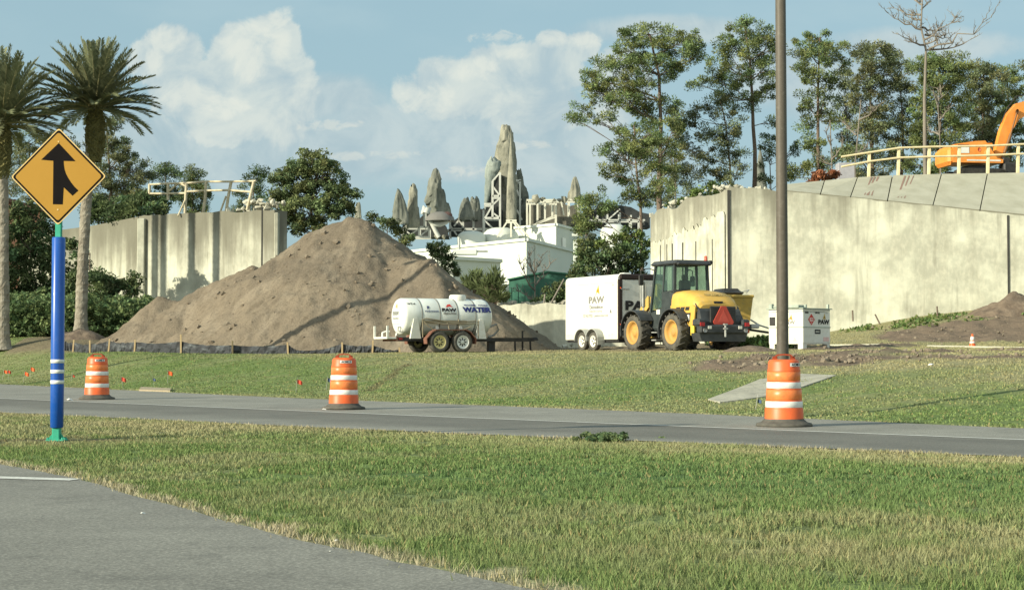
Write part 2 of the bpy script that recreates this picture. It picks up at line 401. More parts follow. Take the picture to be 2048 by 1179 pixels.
def sheet(name, near, far, z, m, xs):
    V = [];
    for x in xs: V += [(x, float(near(x)), z), (x, float(far(x)), z)]
    Fc = [(2*i, 2*i+2, 2*i+3, 2*i+1) for i in range(len(xs)-1)]
    return tag(npobj(name, V, Fc, m), kind='structure')
def asphalt(name, lane):
    m = bpy.data.materials.new(name); m.use_nodes = True; nt = m.node_tree; b = nt.nodes['Principled BSDF']; n = lambda t, **k: _np(nt, t, **k); l = nt.links.new
    t = n('ShaderNodeTexCoord'); a = n('ShaderNodeTexNoise'); a.inputs['Scale'].default_value = 55; a.inputs['Detail'].default_value = 4; a.inputs['Roughness'].default_value = .7; l(t.outputs['Object'], a.inputs['Vector'])
    g = n('ShaderNodeTexNoise'); g.inputs['Scale'].default_value = .6; g.inputs['Detail'].default_value = 6; l(t.outputs['Object'], g.inputs['Vector'])
    r = n('ShaderNodeValToRGB'); l(a.outputs[0], r.inputs[0]); e = r.color_ramp.elements
    e[0].position = .28; e[0].color = (.130,.127,.110,1); e[1].position = .78; e[1].color = (.42,.41,.35,1); q = e.new(.5); q.color = (.207,.203,.175,1)
    r2 = n('ShaderNodeMapRange'); r2.inputs[1].default_value = .3; r2.inputs[2].default_value = .7; r2.inputs[3].default_value = .84; r2.inputs[4].default_value = 1.12; l(g.outputs[0], r2.inputs[0])
    x = n('ShaderNodeMix', data_type='RGBA', blend_type='MULTIPLY'); x.inputs[0].default_value = 1; l(r.outputs[0], x.inputs[6]); l(r2.outputs[0], x.inputs[7]); col = x.outputs[2]
    if lane:   # rubber-darkened wheel tracks along the lane (u runs across the ramp)
        s = n('ShaderNodeVectorMath', operation='DOT_PRODUCT'); s.inputs[1].default_value = (.7071,.7071,0); l(t.outputs['Object'], s.inputs[0])
        st = n('ShaderNodeTexNoise'); st.inputs['Scale'].default_value = 1.2
        mp = n('ShaderNodeMapping'); mp.inputs['Rotation'].default_value = (0,0,R(45)); mp.inputs['Scale'].default_value = (.06,1.6,1); l(t.outputs['Object'], mp.inputs[0]); l(mp.outputs[0], st.inputs['Vector'])
        ad = n('ShaderNodeMath', operation='MULTIPLY_ADD'); ad.inputs[1].default_value = .5; l(st.outputs[0], ad.inputs[0]); l(s.outputs['Value'], ad.inputs[2])
        c = n('ShaderNodeValToRGB'); l2 = n('ShaderNodeMapRange'); l2.inputs[1].default_value = 13.5; l2.inputs[2].default_value = 22.5; l(ad.outputs[0], l2.inputs[0]); l(l2.outputs[0], c.inputs[0])
        e = c.color_ramp.elements; e[0].color = (1.05,1.05,1.05,1); e[1].color = (1.12,1.12,1.12,1); e[0].position = .18; e[1].position = .60
        for p, v in ((.30,.70),(.42,.74),(.52,.66)):
            q = e.new(p); q.color = (v,v,v,1)
        x2 = n('ShaderNodeMix', data_type='RGBA', blend_type='MULTIPLY'); x2.inputs[0].default_value = 1; l(col, x2.inputs[6]); l(c.outputs[0], x2.inputs[7]); col = x2.outputs[2]
    # hairline cracks, pale stone chips and darker oily patches
    wn = n('ShaderNodeTexNoise'); wn.inputs['Scale'].default_value = 1.4; wn.inputs['Detail'].default_value = 5; l(t.outputs['Object'], wn.inputs['Vector'])
    va = n('ShaderNodeVectorMath', operation='MULTIPLY_ADD'); va.inputs[1].default_value = (1.1,1.1,0); l(wn.outputs['Color'], va.inputs[0]); l(t.outputs['Object'], va.inputs[2])
    vo = n('ShaderNodeTexVoronoi', feature='DISTANCE_TO_EDGE'); vo.inputs['Scale'].default_value = .42; l(va.outputs[0], vo.inputs['Vector'])
    ck = n('ShaderNodeMapRange'); ck.inputs[1].default_value = .0; ck.inputs[2].default_value = .008; ck.inputs[3].default_value = .16; ck.inputs[4].default_value = 0; l(vo.outputs['Distance'], ck.inputs[0])
    x3 = n('ShaderNodeMix', data_type='RGBA'); l(ck.outputs[0], x3.inputs[0]); l(col, x3.inputs[6]); x3.inputs[7].default_value = (.06,.06,.055,1)
    ch = n('ShaderNodeTexVoronoi'); ch.inputs['Scale'].default_value = 26; l(t.outputs['Object'], ch.inputs['Vector'])
    cm = n('ShaderNodeMapRange'); cm.inputs[1].default_value = .09; cm.inputs[2].default_value = .05; cm.inputs[3].default_value = 0; cm.inputs[4].default_value = .55; l(ch.outputs['Distance'], cm.inputs[0])
    x4 = n('ShaderNodeMix', data_type='RGBA'); l(cm.outputs[0], x4.inputs[0]); l(x3.outputs[2], x4.inputs[6]); x4.inputs[7].default_value = (.42,.41,.35,1)
    pn_ = n('ShaderNodeTexNoise'); pn_.inputs['Scale'].default_value = 2.3; pn_.inputs['Detail'].default_value = 7; pn_.inputs['Roughness'].default_value = .65; l(t.outputs['Object'], pn_.inputs['Vector'])
    pm = n('ShaderNodeMapRange'); pm.inputs[1].default_value = .54; pm.inputs[2].default_value = .68; pm.inputs[3].default_value = 0; pm.inputs[4].default_value = .38; l(pn_.outputs[0], pm.inputs[0])
    x5 = n('ShaderNodeMix', data_type='RGBA'); l(pm.outputs[0], x5.inputs[0]); l(x4.outputs[2], x5.inputs[6]); x5.inputs[7].default_value = (.10,.10,.088,1); col = x5.outputs[2]
    l(col, b.inputs['Base Color']); b.inputs['Roughness'].default_value = .85; b.inputs['Specular IOR Level'].default_value = .25
    bp = n('ShaderNodeBump'); bp.inputs['Strength'].default_value = .5; bp.inputs['Distance'].default_value = .006; l(a.outputs[0], bp.inputs['Height']); l(bp.outputs[0], b.inputs['Normal'])
    return m
xs = list(np.arange(-60, 50.1, .5)); wob = lambda x: float(fbm(np.array([x*2.3]), np.array([1.0]))[0]-.5)*.22
sheet('ramp_road', lambda x: ne(x)+wob(x), lambda x: fe(x)+wob(x+50), .012, asphalt('asphalt_ramp', True), list(np.arange(-60, 50.1, .25)))
xs2 = list(np.arange(-60, 8.01, .2))
sheet('near_road', lambda x: -8.0, lambda x: ce(x)+wob(x*1.7), .012, asphalt('asphalt_near', False), xs2)
wl = plain('road_paint', (.62,.62,.56), rough=.7, scale=9, speck=(30,(.3,.3,.28),.6))
ln = lambda x: np.interp(x, LINE[:,0], LINE[:,1])
sheet('edge_line_marking', lambda x: ln(x)-.085, lambda x: ln(x)+.085, .017, wl, xs)
mb = MB(); a, b = hit(-160,953), hit(152,962); d = Vector((b.x-a.x, b.y-a.y, 0)).normalized(); s = Vector((-d.y, d.x, 0))*.10
mb.add([a-s+Vector((0,0,.0)), b-s, b+s, a+s], [(0,1,2,3)]); o = mb.build('stop_line_marking', wl); tag(o, kind='structure')
for v in o.data.vertices: v.co.z = .017

# ------------------------------------------------------------ grass blades
def blades(name, x, y, h, wd, label, lean=1.1, gain=1.25, sat=.25):
    n = len(x); z = G(x, y); a = RNG.uniform(0, 2*np.pi, n); la = RNG.uniform(0, 2*np.pi, n); le = RNG.uniform(.1, 1, n)*lean*h
    sx, sy = np.cos(a)*wd/2, np.sin(a)*wd/2
    V = np.zeros((n, 3, 3)); V[:,0] = np.stack([x-sx, y-sy, z-.01], -1); V[:,1] = np.stack([x+sx, y+sy, z-.01], -1)
    V[:,2] = np.stack([x+np.cos(la)*le, y+np.sin(la)*le, z+h], -1)
    c = gcol(x, y)*gain; v = RNG.uniform(.72, 1.34, n)[:,None]; dry = (RNG.uniform(0, 1, n) < .08)[:,None]
    c = np.where(dry, np.array((.30,.26,.12))*v, c*v); c = np.repeat(c[:,None,:], 3, 1); c[:,2] *= 1.15
    o = npobj(name, V.reshape(-1,3), np.arange(n*3).reshape(-1,3), mat('grass_blade', (1,1,1), scale=2, rough=.7, attr='col', spec=.15, trans=.25), col=c.reshape(-1,3))
    return tag(o, label, 'grass', kind='stuff')
def scatter(n, x0, x1, y0, y1):
    return RNG.uniform(x0, x1, n), RNG.uniform(y0, y1, n)
def near_grass():
    xs_, ys_, hs, ws = [], [], [], []
    for (y0, y1, dens, hh, ww) in ((6.2,9,4200,.042,.009),(9,13,3200,.036,.014),(13,19,1900,.032,.020),(19,32,900,.032,.032)):
        wx = y1*.345+3.5; x, y = scatter(int(dens*2*wx*(y1-y0)), -wx, wx, y0, y1)
        k = (y < ne(x)-.05+.12*RNG.normal(size=len(x))) & (y > ce(x)+.10+.10*RNG.normal(size=len(x))) & (np.abs(x) < y*.345+3.4) & (x < 12)
        # sparse, clumpy cover
        cl = fbm(x*4, y*4, 9.0, 3); k &= RNG.uniform(0,1,len(x)) < sst(cl, .22, .55)
        bare = np.hypot((x-SIGN_XY[0]-.1)/.9, (y-SIGN_XY[1]-.1)/.35) < RNG.uniform(.6,1.3,len(x)); k &= ~bare
        x, y = x[k], y[k]; xs_.append(x); ys_.append(y)
        hs.append(hh*RNG.uniform(.5, 1.35, len(x))*(.7+.8*fbm(x*1.2, y*1.2, 8.0))); ws.append(np.full(len(x), ww))
    return map(np.concatenate, (xs_, ys_, hs, ws))
x, y, h, wd = near_grass()
blades('median_grass', x, y, h, wd, 'rough green and straw-coloured grass covering the median between the two roads')
x, y = scatter(860000, -28, 31, 18, 74)
k = (y > fe(x)+.02+.15*RNG.normal(size=len(x))) & (np.abs(x) < y*.33+6) & (RNG.uniform(0,1,len(x)) > dirt_mask(x, y)*1.1) & (RNG.uniform(0,1,len(x)) < sst(fbm(x*2.5,y*2.5,5.0,3), .25, .55))
x, y = x[k], y[k]
blades('verge_grass', x, y, .026*RNG.uniform(.5, 1.6, len(x)), np.full(len(x), .045), 'mown grass on the slope between the ramp road and the parked machines', lean=.8)

# ------------------------------------------------------------ concrete apron, slab, kerbs
conc = mat('old_concrete', [(.25,(.26,.25,.20)),(.6,(.40,.385,.31)),(.8,(.48,.46,.37))], scale=2.2, rough=.9, bump=.4, speck=(24,(.2,.19,.15),.4))
def drape(name, pxs, m, t=.10, lift=.03, **k):
    pts = [hit(*p) for p in pxs]; mb = MB(); n = len(pts)
    top = [p+Vector((0,0,lift)) for p in pts]; bot = [p-Vector((0,0,t)) for p in pts]
    c = sum(top, Vector())/n
    mb.add(top+[c]+bot, [(i,(i+1)%n,n) for i in range(n)]+[(i,i+n+1,(i+1)%n+n+1,(i+1)%n) for i in range(n)])
    return tag(mb.build(name, m), **k)
drape('drainage_flume', [(1416,800),(1440,806),(1492,800),(1560,790),(1605,775),(1672,752),(1600,749),(1520,760),(1475,778)], conc, lift=.03, label='cracked concrete drainage flume sunk in the grass behind the right-hand drum', cat='concrete flume')
drape('concrete_gutter_slab', [(278,782),(340,784),(342,779),(282,776)], mat('slab', (.36,.30,.20), scale=8, bump=.3), lift=.05, label='small stained concrete slab at the road edge right of the left drum', cat='concrete slab')
kerbm = mat('kerb', (.5,.49,.40), scale=5, rough=.9)
def kerb(pxs):
    pts = [hit(*p) for p in pxs]; mb = MB()
    for a, b in zip(pts, pts[1:]): mb.bar((a.x,a.y,a.z+.02), (b.x,b.y,b.z+.02), .2, .07)
    tag(mb.build('kerb', kerbm), kind='structure')
kerb([(1662,691),(1740,690),(1765,689)]); kerb([(1860,693),(1950,695),(2100,698)])

# ------------------------------------------------------------ retaining walls
def wallmat(name, tint=1.0, ztop=8.6, top=1.0, drip=1.0):
    m = bpy.data.materials.new(name); m.use_nodes = True; nt = m.node_tree; b = nt.nodes['Principled BSDF']; n = lambda t, **k: _np(nt, t, **k); l = nt.links.new
    t = n('ShaderNodeTexCoord')
    def nz(scale, sc, d=6, off=0):
        mp = n('ShaderNodeMapping'); mp.inputs['Scale'].default_value = sc; mp.inputs['Location'].default_value = (off,off,off); l(t.outputs['Object'], mp.inputs[0])
        a = n('ShaderNodeTexNoise'); a.inputs['Scale'].default_value = scale; a.inputs['Detail'].default_value = d; a.inputs['Roughness'].default_value = .6; l(mp.outputs[0], a.inputs['Vector']); return a.outputs[0]
    def mrn(v, a, b_, c=0, d=1):
        q = n('ShaderNodeMapRange'); q.interpolation_type = 'SMOOTHSTEP'
        for i, x in enumerate((a,b_,c,d)): q.inputs[i+1].default_value = x
        l(v, q.inputs[0]); return q.outputs[0]
    def mx(f, a, c):
        q = n('ShaderNodeMix', data_type='RGBA'); l(f, q.inputs[0])
        for s_, v in ((6,a),(7,c)):
            if isinstance(v, tuple): q.inputs[s_].default_value = v+(1,)
            else: l(v, q.inputs[s_])
        return q.outputs[2]
    def mm(op, a, c):
        q = n('ShaderNodeMath', operation=op)
        for i, v in enumerate((a, c)):
            if isinstance(v, (int,float)): q.inputs[i].default_value = v
            else: l(v, q.inputs[i])
        return q.outputs[0]
    T = lambda *c: tuple(v*tint for v in c)
    bl = mrn(nz(.55,(1,1,1.1)), .36, .64); st = mrn(nz(1.6,(1,1,.10),5,3), .42, .66); sm = mrn(nz(5,(1,1,.6),6,7), .4, .75)
    c = mx(bl, T(.565,.575,.46), T(.36,.365,.29)); c = mx(mm('MULTIPLY', st, .60*drip), c, T(.27,.262,.20)); c = mx(mm('MULTIPLY', sm, .42), c, T(.60,.585,.46))
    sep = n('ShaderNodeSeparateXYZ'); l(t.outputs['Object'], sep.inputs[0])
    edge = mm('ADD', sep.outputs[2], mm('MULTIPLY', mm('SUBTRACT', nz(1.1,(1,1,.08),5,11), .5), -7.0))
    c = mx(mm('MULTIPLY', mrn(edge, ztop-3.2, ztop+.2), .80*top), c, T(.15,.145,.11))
    c = mx(mm('MULTIPLY', mrn(nz(2.4,(1,1,.09),6,20), .56, .70), .60*drip), c, T(.16,.155,.12))
    l(c, b.inputs['Base Color']); b.inputs['Roughness'].default_value = .9; b.inputs['Specular IOR Level'].default_value = .2
    bp = n('ShaderNodeBump'); bp.inputs['Strength'].default_value = .35; bp.inputs['Distance'].default_value = .03; l(nz(4,(1,1,.7)), bp.inputs['Height']); l(bp.outputs[0], b.inputs['Normal'])
    return m
def wall_run(mb, pts, th, broken=0.0, seg=.35, seed=0):
    """pts: (x, y, ztop); a thick wall following them, top edge jagged by `broken`"""
    for (a, b) in zip(pts, pts[1:]):
        n = max(1, int(math.hypot(b[0]-a[0], b[1]-a[1])/seg)); t = Vector((b[0]-a[0], b[1]-a[1])).normalized(); nn = Vector((-t.y, t.x))
        prev = None
        for i in range(n+1):
            f = i/n; x = a[0]+(b[0]-a[0])*f; y = a[1]+(b[1]-a[1])*f; zt = a[2]+(b[2]-a[2])*f
            if broken: zt += (float(vn(np.array([x*1.9+seed]), np.array([y*1.3]))[0])-.6)*broken + random.uniform(-.12,.12)*broken
            cur = [(x, y, .2), (x, y, zt), (x+nn.x*th, y+nn.y*th, zt-(.15*broken)), (x+nn.x*th, y+nn.y*th, .2)]
            if prev:
                mb.add(prev+cur, [(0,4,5,1),(1,5,6,2),(2,6,7,3)])
                if i == n: mb.add(cur, [(0,3,2,1)])
            else: mb.add(cur, [(0,1,2,3)])
            prev = cur
joint = plain('joint_dark', (.05,.05,.045), rough=.95)
# left abutment wall
LW = [(P(40,470,93).x, 93, P(40,470,93).z), (P(180,452,91).x, 91, P(180,452,91).z), (P(287,431,87.6).x, 87.6, P(287,431,87.6).z), (P(420,424,85).x, 85, P(420,424,85).z), (P(549,419,82.6).x, 82.6, P(549,419,82.6).z)]
wl_t = thing('retaining_wall', 'stained cream concrete retaining wall behind the left end of the dirt mound', 'retaining wall', (0,0,0))
mb = MB(); wall_run(mb, LW[:3], 1.0); wall_run(mb, LW[2:], 1.0, broken=.18)
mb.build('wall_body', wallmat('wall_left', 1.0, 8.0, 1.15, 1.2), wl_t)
e = Vector(LW[-1]); mb = MB(); mb.box((e.x+.10, e.y+1.45, e.z/2-.15), (.22, 3.0, e.z), ch=.04); mb.build('end_face', wallmat('wall_end', 1.0, 9.5, .6), wl_t)
mb = MB()
for px in (525,): f = (px-420)/(549-420); x = LW[3][0]+(LW[4][0]-LW[3][0])*f; y = LW[3][1]+(LW[4][1]-LW[3][1])*f; mb.box((x, y-.01, 4.5), (.07, .06, 8.3))
x, y, z = LW[2]; mb.build('expansion_joint', joint, wl_t)
mb = MB(); mb.box((x-.05, y-.1, z/2-.1), (.42,.4, z-.15), rz=-.1, ch=.04); mb.build('pilaster', MATS.get('x') or wallmat('pilaster', 1.04, 9.4, .5), wl_t)
# right abutment wall: a broken wing on the left, the long tapered run on the right
RA = [(P(1301,430,83).x, 83, P(1301,430,83).z), (P(1345,408,81).x, 81, P(1345,408,81).z), (P(1400,390,79).x, 79, P(1400,390,79).z), (P(1447,373,76.8).x, 76.8, P(1447,373,76.8).z), (P(1458,372,76.3).x, 76.3, P(1458,372,76.3).z)]
RB = [RA[-1], (P(1570,382,76).x, 76, P(1570,382,76).z), (P(1800,405,75.4).x, 75.4, P(1800,405,75.4).z), (P(2060,431,74.8).x, 74.8, P(2060,431,74.8).z), (P(2420,470,74).x, 74, P(2420,470,74).z)]
wr = thing('retaining_wall', 'tall cream concrete abutment wall with a broken left wing behind the loader', 'retaining wall', (0,0,0))
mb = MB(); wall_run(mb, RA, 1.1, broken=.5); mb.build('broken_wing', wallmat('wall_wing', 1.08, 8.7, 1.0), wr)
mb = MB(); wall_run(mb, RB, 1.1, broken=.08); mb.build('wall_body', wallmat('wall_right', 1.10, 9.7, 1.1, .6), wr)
# the spalled face of the wing: a smooth lower skin standing proud with a ragged edge
mb = MB(); n = 60; prev = None
for i in range(n+1):
    f = i/n; px = 1302+(1450-1302)*f; yy_ = np.interp(px, [1301,1345,1400,1447,1458], [83,81,79,76.8,76.3])-.09; zt = P(px, np.interp(px, [1302,1322,1340,1365,1400,1412,1450], [490,478,470,462,450,438,425]), yy_).z+random.uniform(-.16,.16)
    x_ = XP(px, yy_); cur = [(x_, yy_, .4), (x_, yy_, zt), (x_+.02, yy_+.12, zt+.02)]
    if prev: mb.add(prev+cur, [(0,3,4,1),(1,4,5,2)])
    prev = cur
mb.build('spalled_skin', wallmat('wall_skin', 1.12, 16, .0), wr)
mb = MB()
for px, w_ in ((1321,.03),(1334,.03),(1345,.05),(1366,.06),(1392,.03),(1425,.03)):
    yy_ = np.interp(px, [1301,1345,1400,1447,1458], [83,81,79,76.8,76.3])-.12; mb.box((XP(px, yy_), yy_, 3.4), (w_, .05, 6.4))
for px, zt in ((1457,9.0),(1459.5,9.0)): mb.box((XP(px, 76.3), 76.27, zt/2), (.06,.06,zt-.3))
px = 2018; yy_ = np.interp(px, [1800,2060], [75.4,74.8]); zt = P(px, 426, yy_).z; mb.box((XP(px, yy_), yy_-.01, zt/2), (.08,.06,zt-.2))
mb.build('expansion_joint', joint, wr)
# sloped slab paving above the right wall
slabm = mat('slab_paving', [(.3,(.33,.32,.24)),(.7,(.42,.41,.32))], scale=1.2, rough=.9, bump=.15, bscale=6)
lo = lambda px: P(px, np.interp(px, [1560,1800,2048,2420], [379,403,428,466]), np.interp(px, [1560,2060,2420], [77.4,76.2,75.4]))
up = lambda px: P(px, np.interp(px, [1575,1740,1857,2048,2420], [368,352,348,345,342]), np.interp(px, [1560,2060,2420], [80.5,81.5,82]))
sp = thing('slope_paving', 'grey concrete slabs sloping up from the right-hand wall to the railing', 'slope paving', (0,0,0))
js = [(1572,1574),(1642,1650),(1702,1716),(1776,1786),(1867,1884),(1961,1976),(2060,2072),(2170,2182),(2300,2312),(2420,2432)]
for (l0, u0), (l1, u1) in zip(js, js[1:]):
    a, b, c, d = lo(l0), lo(l1-2), up(u1-2), up(u0); dn = Vector((0,.25,-.35)); mb = MB()
    mb.add([a,b,c,d,a+dn,b+dn,c+dn,d+dn], [(0,1,2,3),(4,5,1,0),(5,6,2,1),(6,7,3,2),(7,4,0,3),(7,6,5,4)]); mb.build('slab_panel', slabm, sp)
mb = MB(); a, b, c, d = lo(1572), lo(2420), up(2420), up(1574); o_ = Vector((0,.4,-.45)); mb.add([a+o_,b+o_,c+o_,d+o_],[(0,1,2,3)]); mb.build('backing_soil', plain('joint_soil', (.12,.10,.075), rough=.95), sp)
stm = plain('rust_stain', (.25,.165,.125), rough=.95, scale=3)
mb = MB()
for (pxl, pxu, w_) in ((1733,1750,7),(1741,1757,4),(1727,1744,3),(1793,1811,6),(1800,1819,3),(1806,1828,3)):
    pts = []
    for f in (.12,.35,.6,.95):
        c_ = lo(pxl).lerp(up(pxu), f); hw = w_/F*80/2*random.uniform(.5,1.0); pts.append((c_-Vector((hw,0,0)), c_+Vector((hw,0,0))))
    off = Vector((0,-.012,.012))
    for (a, b), (c, d) in zip(pts, pts[1:]): mb.add([a+off,b+off,d+off,c+off], [(0,1,2,3)])
mb.build('rust_stain', stm, sp)
# fill behind the walls
def fill(name, rows, m):
    V = [tuple(p) for r in rows for p in r]; k = len(rows[0]); Fc = [(i*k+j, i*k+j+1, (i+1)*k+j+1, (i+1)*k+j) for i in range(len(rows)-1) for j in range(k-1)]
    return tag(npobj(name, V, Fc, m), kind='structure')
soil = mat('fill_soil', [(.3,(.12,.11,.06)),(.7,(.2,.17,.10))], scale=.8, rough=.95, bump=.5)
lt = [(p[0], p[1]+.6, p[2]-.25) for p in LW]
fill('embankment', [lt, [(p[0]-1, p[1]+9, p[2]+.2) for p in lt], [(p[0]-3, p[1]+16, 1.5) for p in lt]], soil)
rt = [tuple(up(q)-Vector((0,-.1,.05))) for q in (1574,1700,1857,2048,2300,2430)]
fill('embankment', [rt, [(p[0]+.5, p[1]+11, p[2]-.1) for p in rt], [(p[0]+1, p[1]+18, 1.5) for p in rt]], soil)

# broken concrete on the wall tops
def rubble(name, pts, sizes, label, m, spread=.3):
    mb = MB()
    for (x, y, z) in pts:
        s = random.choice(sizes)*random.uniform(.6,1.3)
        vs = []; x += random.uniform(-spread,spread); y += random.uniform(-spread,spread)
        for a in range(12):
            th_, ph = a*2.4, math.acos(1-2*(a+.5)/12); r = s*random.uniform(.35,1.15); vs.append(Vector((math.cos(th_)*math.sin(ph), math.sin(th_)*math.sin(ph), math.cos(ph)*1.0))*r+Vector((x, y, z)))
        import bmesh
        bm = bmesh.new(); [bm.verts.new(v) for v in vs]; bmesh.ops.convex_hull(bm, input=bm.verts); bm.verts.ensure_lookup_table(); bm.verts.index_update()
        mb.add([v.co.copy() for v in bm.verts], [tuple(v.index for v in f.verts) for f in bm.faces]); bm.free()
    return tag(mb.build(name, m), label, 'rubble', kind='stuff')
rub = mat('broken_concrete', [(.3,(.34,.33,.26)),(.7,(.54,.53,.43))], scale=3, rough=.95, bump=.3)
pts = [(XP(px, np.interp(px,[300,549],[87.5,82.8]))+0, np.interp(px,[300,549],[87.5,82.8])+.6, P(px, np.interp(px,[330,420,549],[430,423,418]), 84).z+random.uniform(0,.12+.4*(px>490))) for px in [385,392,398,455,460,466,470,475,480]+[random.uniform(485,556) for _ in range(40)]]
rubble('concrete_rubble', pts, (.10,.15,.24), 'pale broken concrete lumps heaped on the right end of the left wall top', rub)
pts = []
for _ in range(70):
    px = random.uniform(1302,1570) if random.random()<.7 else random.uniform(1440,1460); yv = np.interp(px, [1301,1345,1400,1447,1458,1570], [83,81,79,76.8,76.3,76]); pts.append((XP(px,yv), yv+.5, P(px, np.interp(px,[1301,1345,1400,1447,1570],[430,408,390,374,381]), yv).z+random.uniform(-.05,.1)))
rubble('concrete_rubble', pts, (.07,.11,.17), 'broken concrete crumbs along the jagged top of the wing wall', rub)

# low broken wall between mound and cargo trailer
lw = thing('low_wall', 'low cream concrete wall with a crumbled top left of the cargo trailer', 'low wall')
q = [(P(960,610,74).x, 74, P(960,610,74).z), (P(1130,606,72.5).x, 72.5, P(1130,606,72.5).z), (P(1300,604,72).x, 72, P(1300,604,72).z)]
mb = MB(); wall_run(mb, q, .8, broken=.25); mb.build('wall_body', wallmat('low_wall', 1.15, 14, 0), lw)
pts = [(XP(px,74), 74+random.uniform(.2,1.5), P(px, 610, 74).z+random.uniform(-.1,.12)) for px in np.linspace(1000,1130,50)]
rubble('concrete_rubble', pts, (.12,.2,.28), 'grey rubble lying along the top of the low wall', mat('grey_rubble', [(.3,(.2,.19,.14)),(.7,(.45,.43,.34))], scale=3, rough=.95))
pts = [(XP(px,70), 69+random.uniform(-1,2), g1(XP(px,70),70)+random.uniform(0,.2)) for px in np.linspace(1040,1128,34)]
rubble('concrete_rubble', pts, (.12,.18,.25), 'whitish rubble on the ground in front of the low wall', rub, .8)

# ------------------------------------------------------------ dirt mound
def mound():
    xs = np.arange(-19.5, 3.5, .09); ys = np.arange(56, 76, .12); X, Y = np.meshgrid(xs, ys)
    wx = X+(fbm(X*.6, Y*.6, 2.0)-.5)*.8; wy = Y+(fbm(X*.6, Y*.6, 5.0)-.5)*.8
    H = np.full_like(X, -5.0)
    segs = [((-6.2,66.8,5.62),(-6.8,67.0,5.62),.70),((-6.8,67.0,5.6),(-8.6,67.2,5.05),.76),((-10.9,67.2,3.75),(-13.2,67.6,2.85),.72),((-14.2,67.4,2.3),(-14.8,67.4,2.45),.90),
            ((-3.15,63.3,3.75),(-2.75,60.6,2.1),.84),((-4.6,64.6,3.9),(-3.15,63.3,3.7),.80),((-7.5,65,4.1),(-9.2,61.8,1.6),.8)]
    for (x0,y0,h0),(x1,y1,h1),s in segs:
        t = np.clip(((wx-x0)*(x1-x0)+(wy-y0)*(y1-y0))/((x1-x0)**2+(y1-y0)**2), 0, 1)
        d = np.sqrt((wx-x0-t*(x1-x0))**2+(wy-y0-t*(y1-y0))**2+.01); H = np.maximum(H, h0+(h1-h0)*t-s*d)
    rill = fbm(X*1.6+Y*.25, Y*.35, 3.0, 4)-.5
    H = H+rill*.12+(fbm(X*.8, Y*.8, 7.0, 4)-.5)*.22+(fbm(X*6, Y*6, 8.0, 3)-.5)*.14+(fbm(X*2.2, Y*2.2, 12.0, 3)-.5)*.10
    Z = G(X, Y)+H
    k = H > -.25; idx = np.arange(X.size).reshape(X.shape)
    kk = k[:-1,:-1]&k[1:,:-1]&k[:-1,1:]&k[1:,1:]
    Fq = np.stack([idx[:-1,:-1], idx[:-1,1:], idx[1:,1:], idx[1:,:-1]], -1)[kk]
    base = np.array((.200,.166,.121)); dk = np.array((.138,.116,.088)); ltc = np.array((.262,.222,.165))
    u = sst(fbm(X*.55+Y*.1, Y*.5, 21.0, 4), .40, .62); v = sst(fbm(X*1.5, Y*.8, 22.0, 4), .5, .7); q = sst(fbm(X*6, Y*6, 23.0, 3), .62, .74)
    c = np.ones(X.shape+(3,))*base; c = lerp(c, dk, u*.55); c = lerp(c, ltc, v*.5); c = lerp(c, np.array((.11,.09,.065)), q*.5)
    V = np.stack([X, Y, Z], -1).reshape(-1,3)
    used = np.unique(Fq); rm = np.zeros(len(V), int); rm[used] = np.arange(len(used))
    return npobj('dirt_mound', V[used], rm[Fq], mat('mound_soil', [(.3,(.84,.84,.84)),(.7,(1.12,1.12,1.1))], scale=5, rough=.97, bump=.7, bscale=14, attr='col', spec=.05, detail=12, nr=.75, speck=(11,(.09,.075,.055),.28)), col=c.reshape(-1,3)[used], smooth=True)
tag(mound(), 'large grey-brown mound of excavated soil in front of the left wall', 'dirt mound')
stone = mat('soil_clods', [(.3,(.13,.105,.075)),(.7,(.25,.21,.155))], scale=3, rough=.97)
_mo = bpy.data.objects['dirt_mound']; _mv = np.empty(len(_mo.data.vertices)*3); _mo.data.vertices.foreach_get('co', _mv); _mv = _mv.reshape(-1,3); _mv = _mv[_mv[:,1] < 67]
pts = [tuple(_mv[random.randrange(len(_mv))]+np.array((0,0,.02))) for _ in range(260)]
rubble('soil_clods', pts, (.03,.045,.07,.12), 'clods and stones scattered over the face of the dirt mound', stone, .05)
pts = []
for a, b, wd in RUTS:
    for _ in range(34): f = random.random(); x_ = a[0]+(b[0]-a[0])*f+random.gauss(0,.6); y_ = a[1]+(b[1]-a[1])*f+random.gauss(0,wd*.6); pts.append((x_, y_, g1(x_, y_)+.02))
for _ in range(160): x_ = random.uniform(16,26); y_ = random.gauss(66,2.5); pts.append((x_, y_, g1(x_, y_)+.03))
rubble('soil_clods', pts, (.035,.05,.085), 'lumps of turned soil along the wheel ruts and bank at the right', stone, .1)
def heap(name, px, py, Y, rx, h, label):
    c = P(px, py, Y); xs = np.linspace(-1.3, 1.3, 44); Xl, Yl = np.meshgrid(xs*rx, xs*rx*.8)
    H = h*(1-np.hypot(Xl/rx, Yl/(rx*.8))**1.2)+(fbm(Xl*2+c.x, Yl*2, 4.0)-.5)*h*.5; k = H > -.15
    Xw, Yw = Xl+c.x, Yl+Y; Z = np.where(k, G(Xw, Yw)+H, G(Xw, Yw)-.2); idx = np.arange(Z.size).reshape(Z.shape)
    Fq = np.stack([idx[:-1,:-1], idx[:-1,1:], idx[1:,1:], idx[1:,:-1]], -1).reshape(-1,4)
    o = npobj(name, np.stack([Xw,Yw,Z],-1).reshape(-1,3), Fq, mat('heap_soil', [(.3,(.10,.075,.055)),(.7,(.2,.155,.11))], scale=3, rough=.97, bump=.8), smooth=True)
    return tag(o, label, 'soil heap')
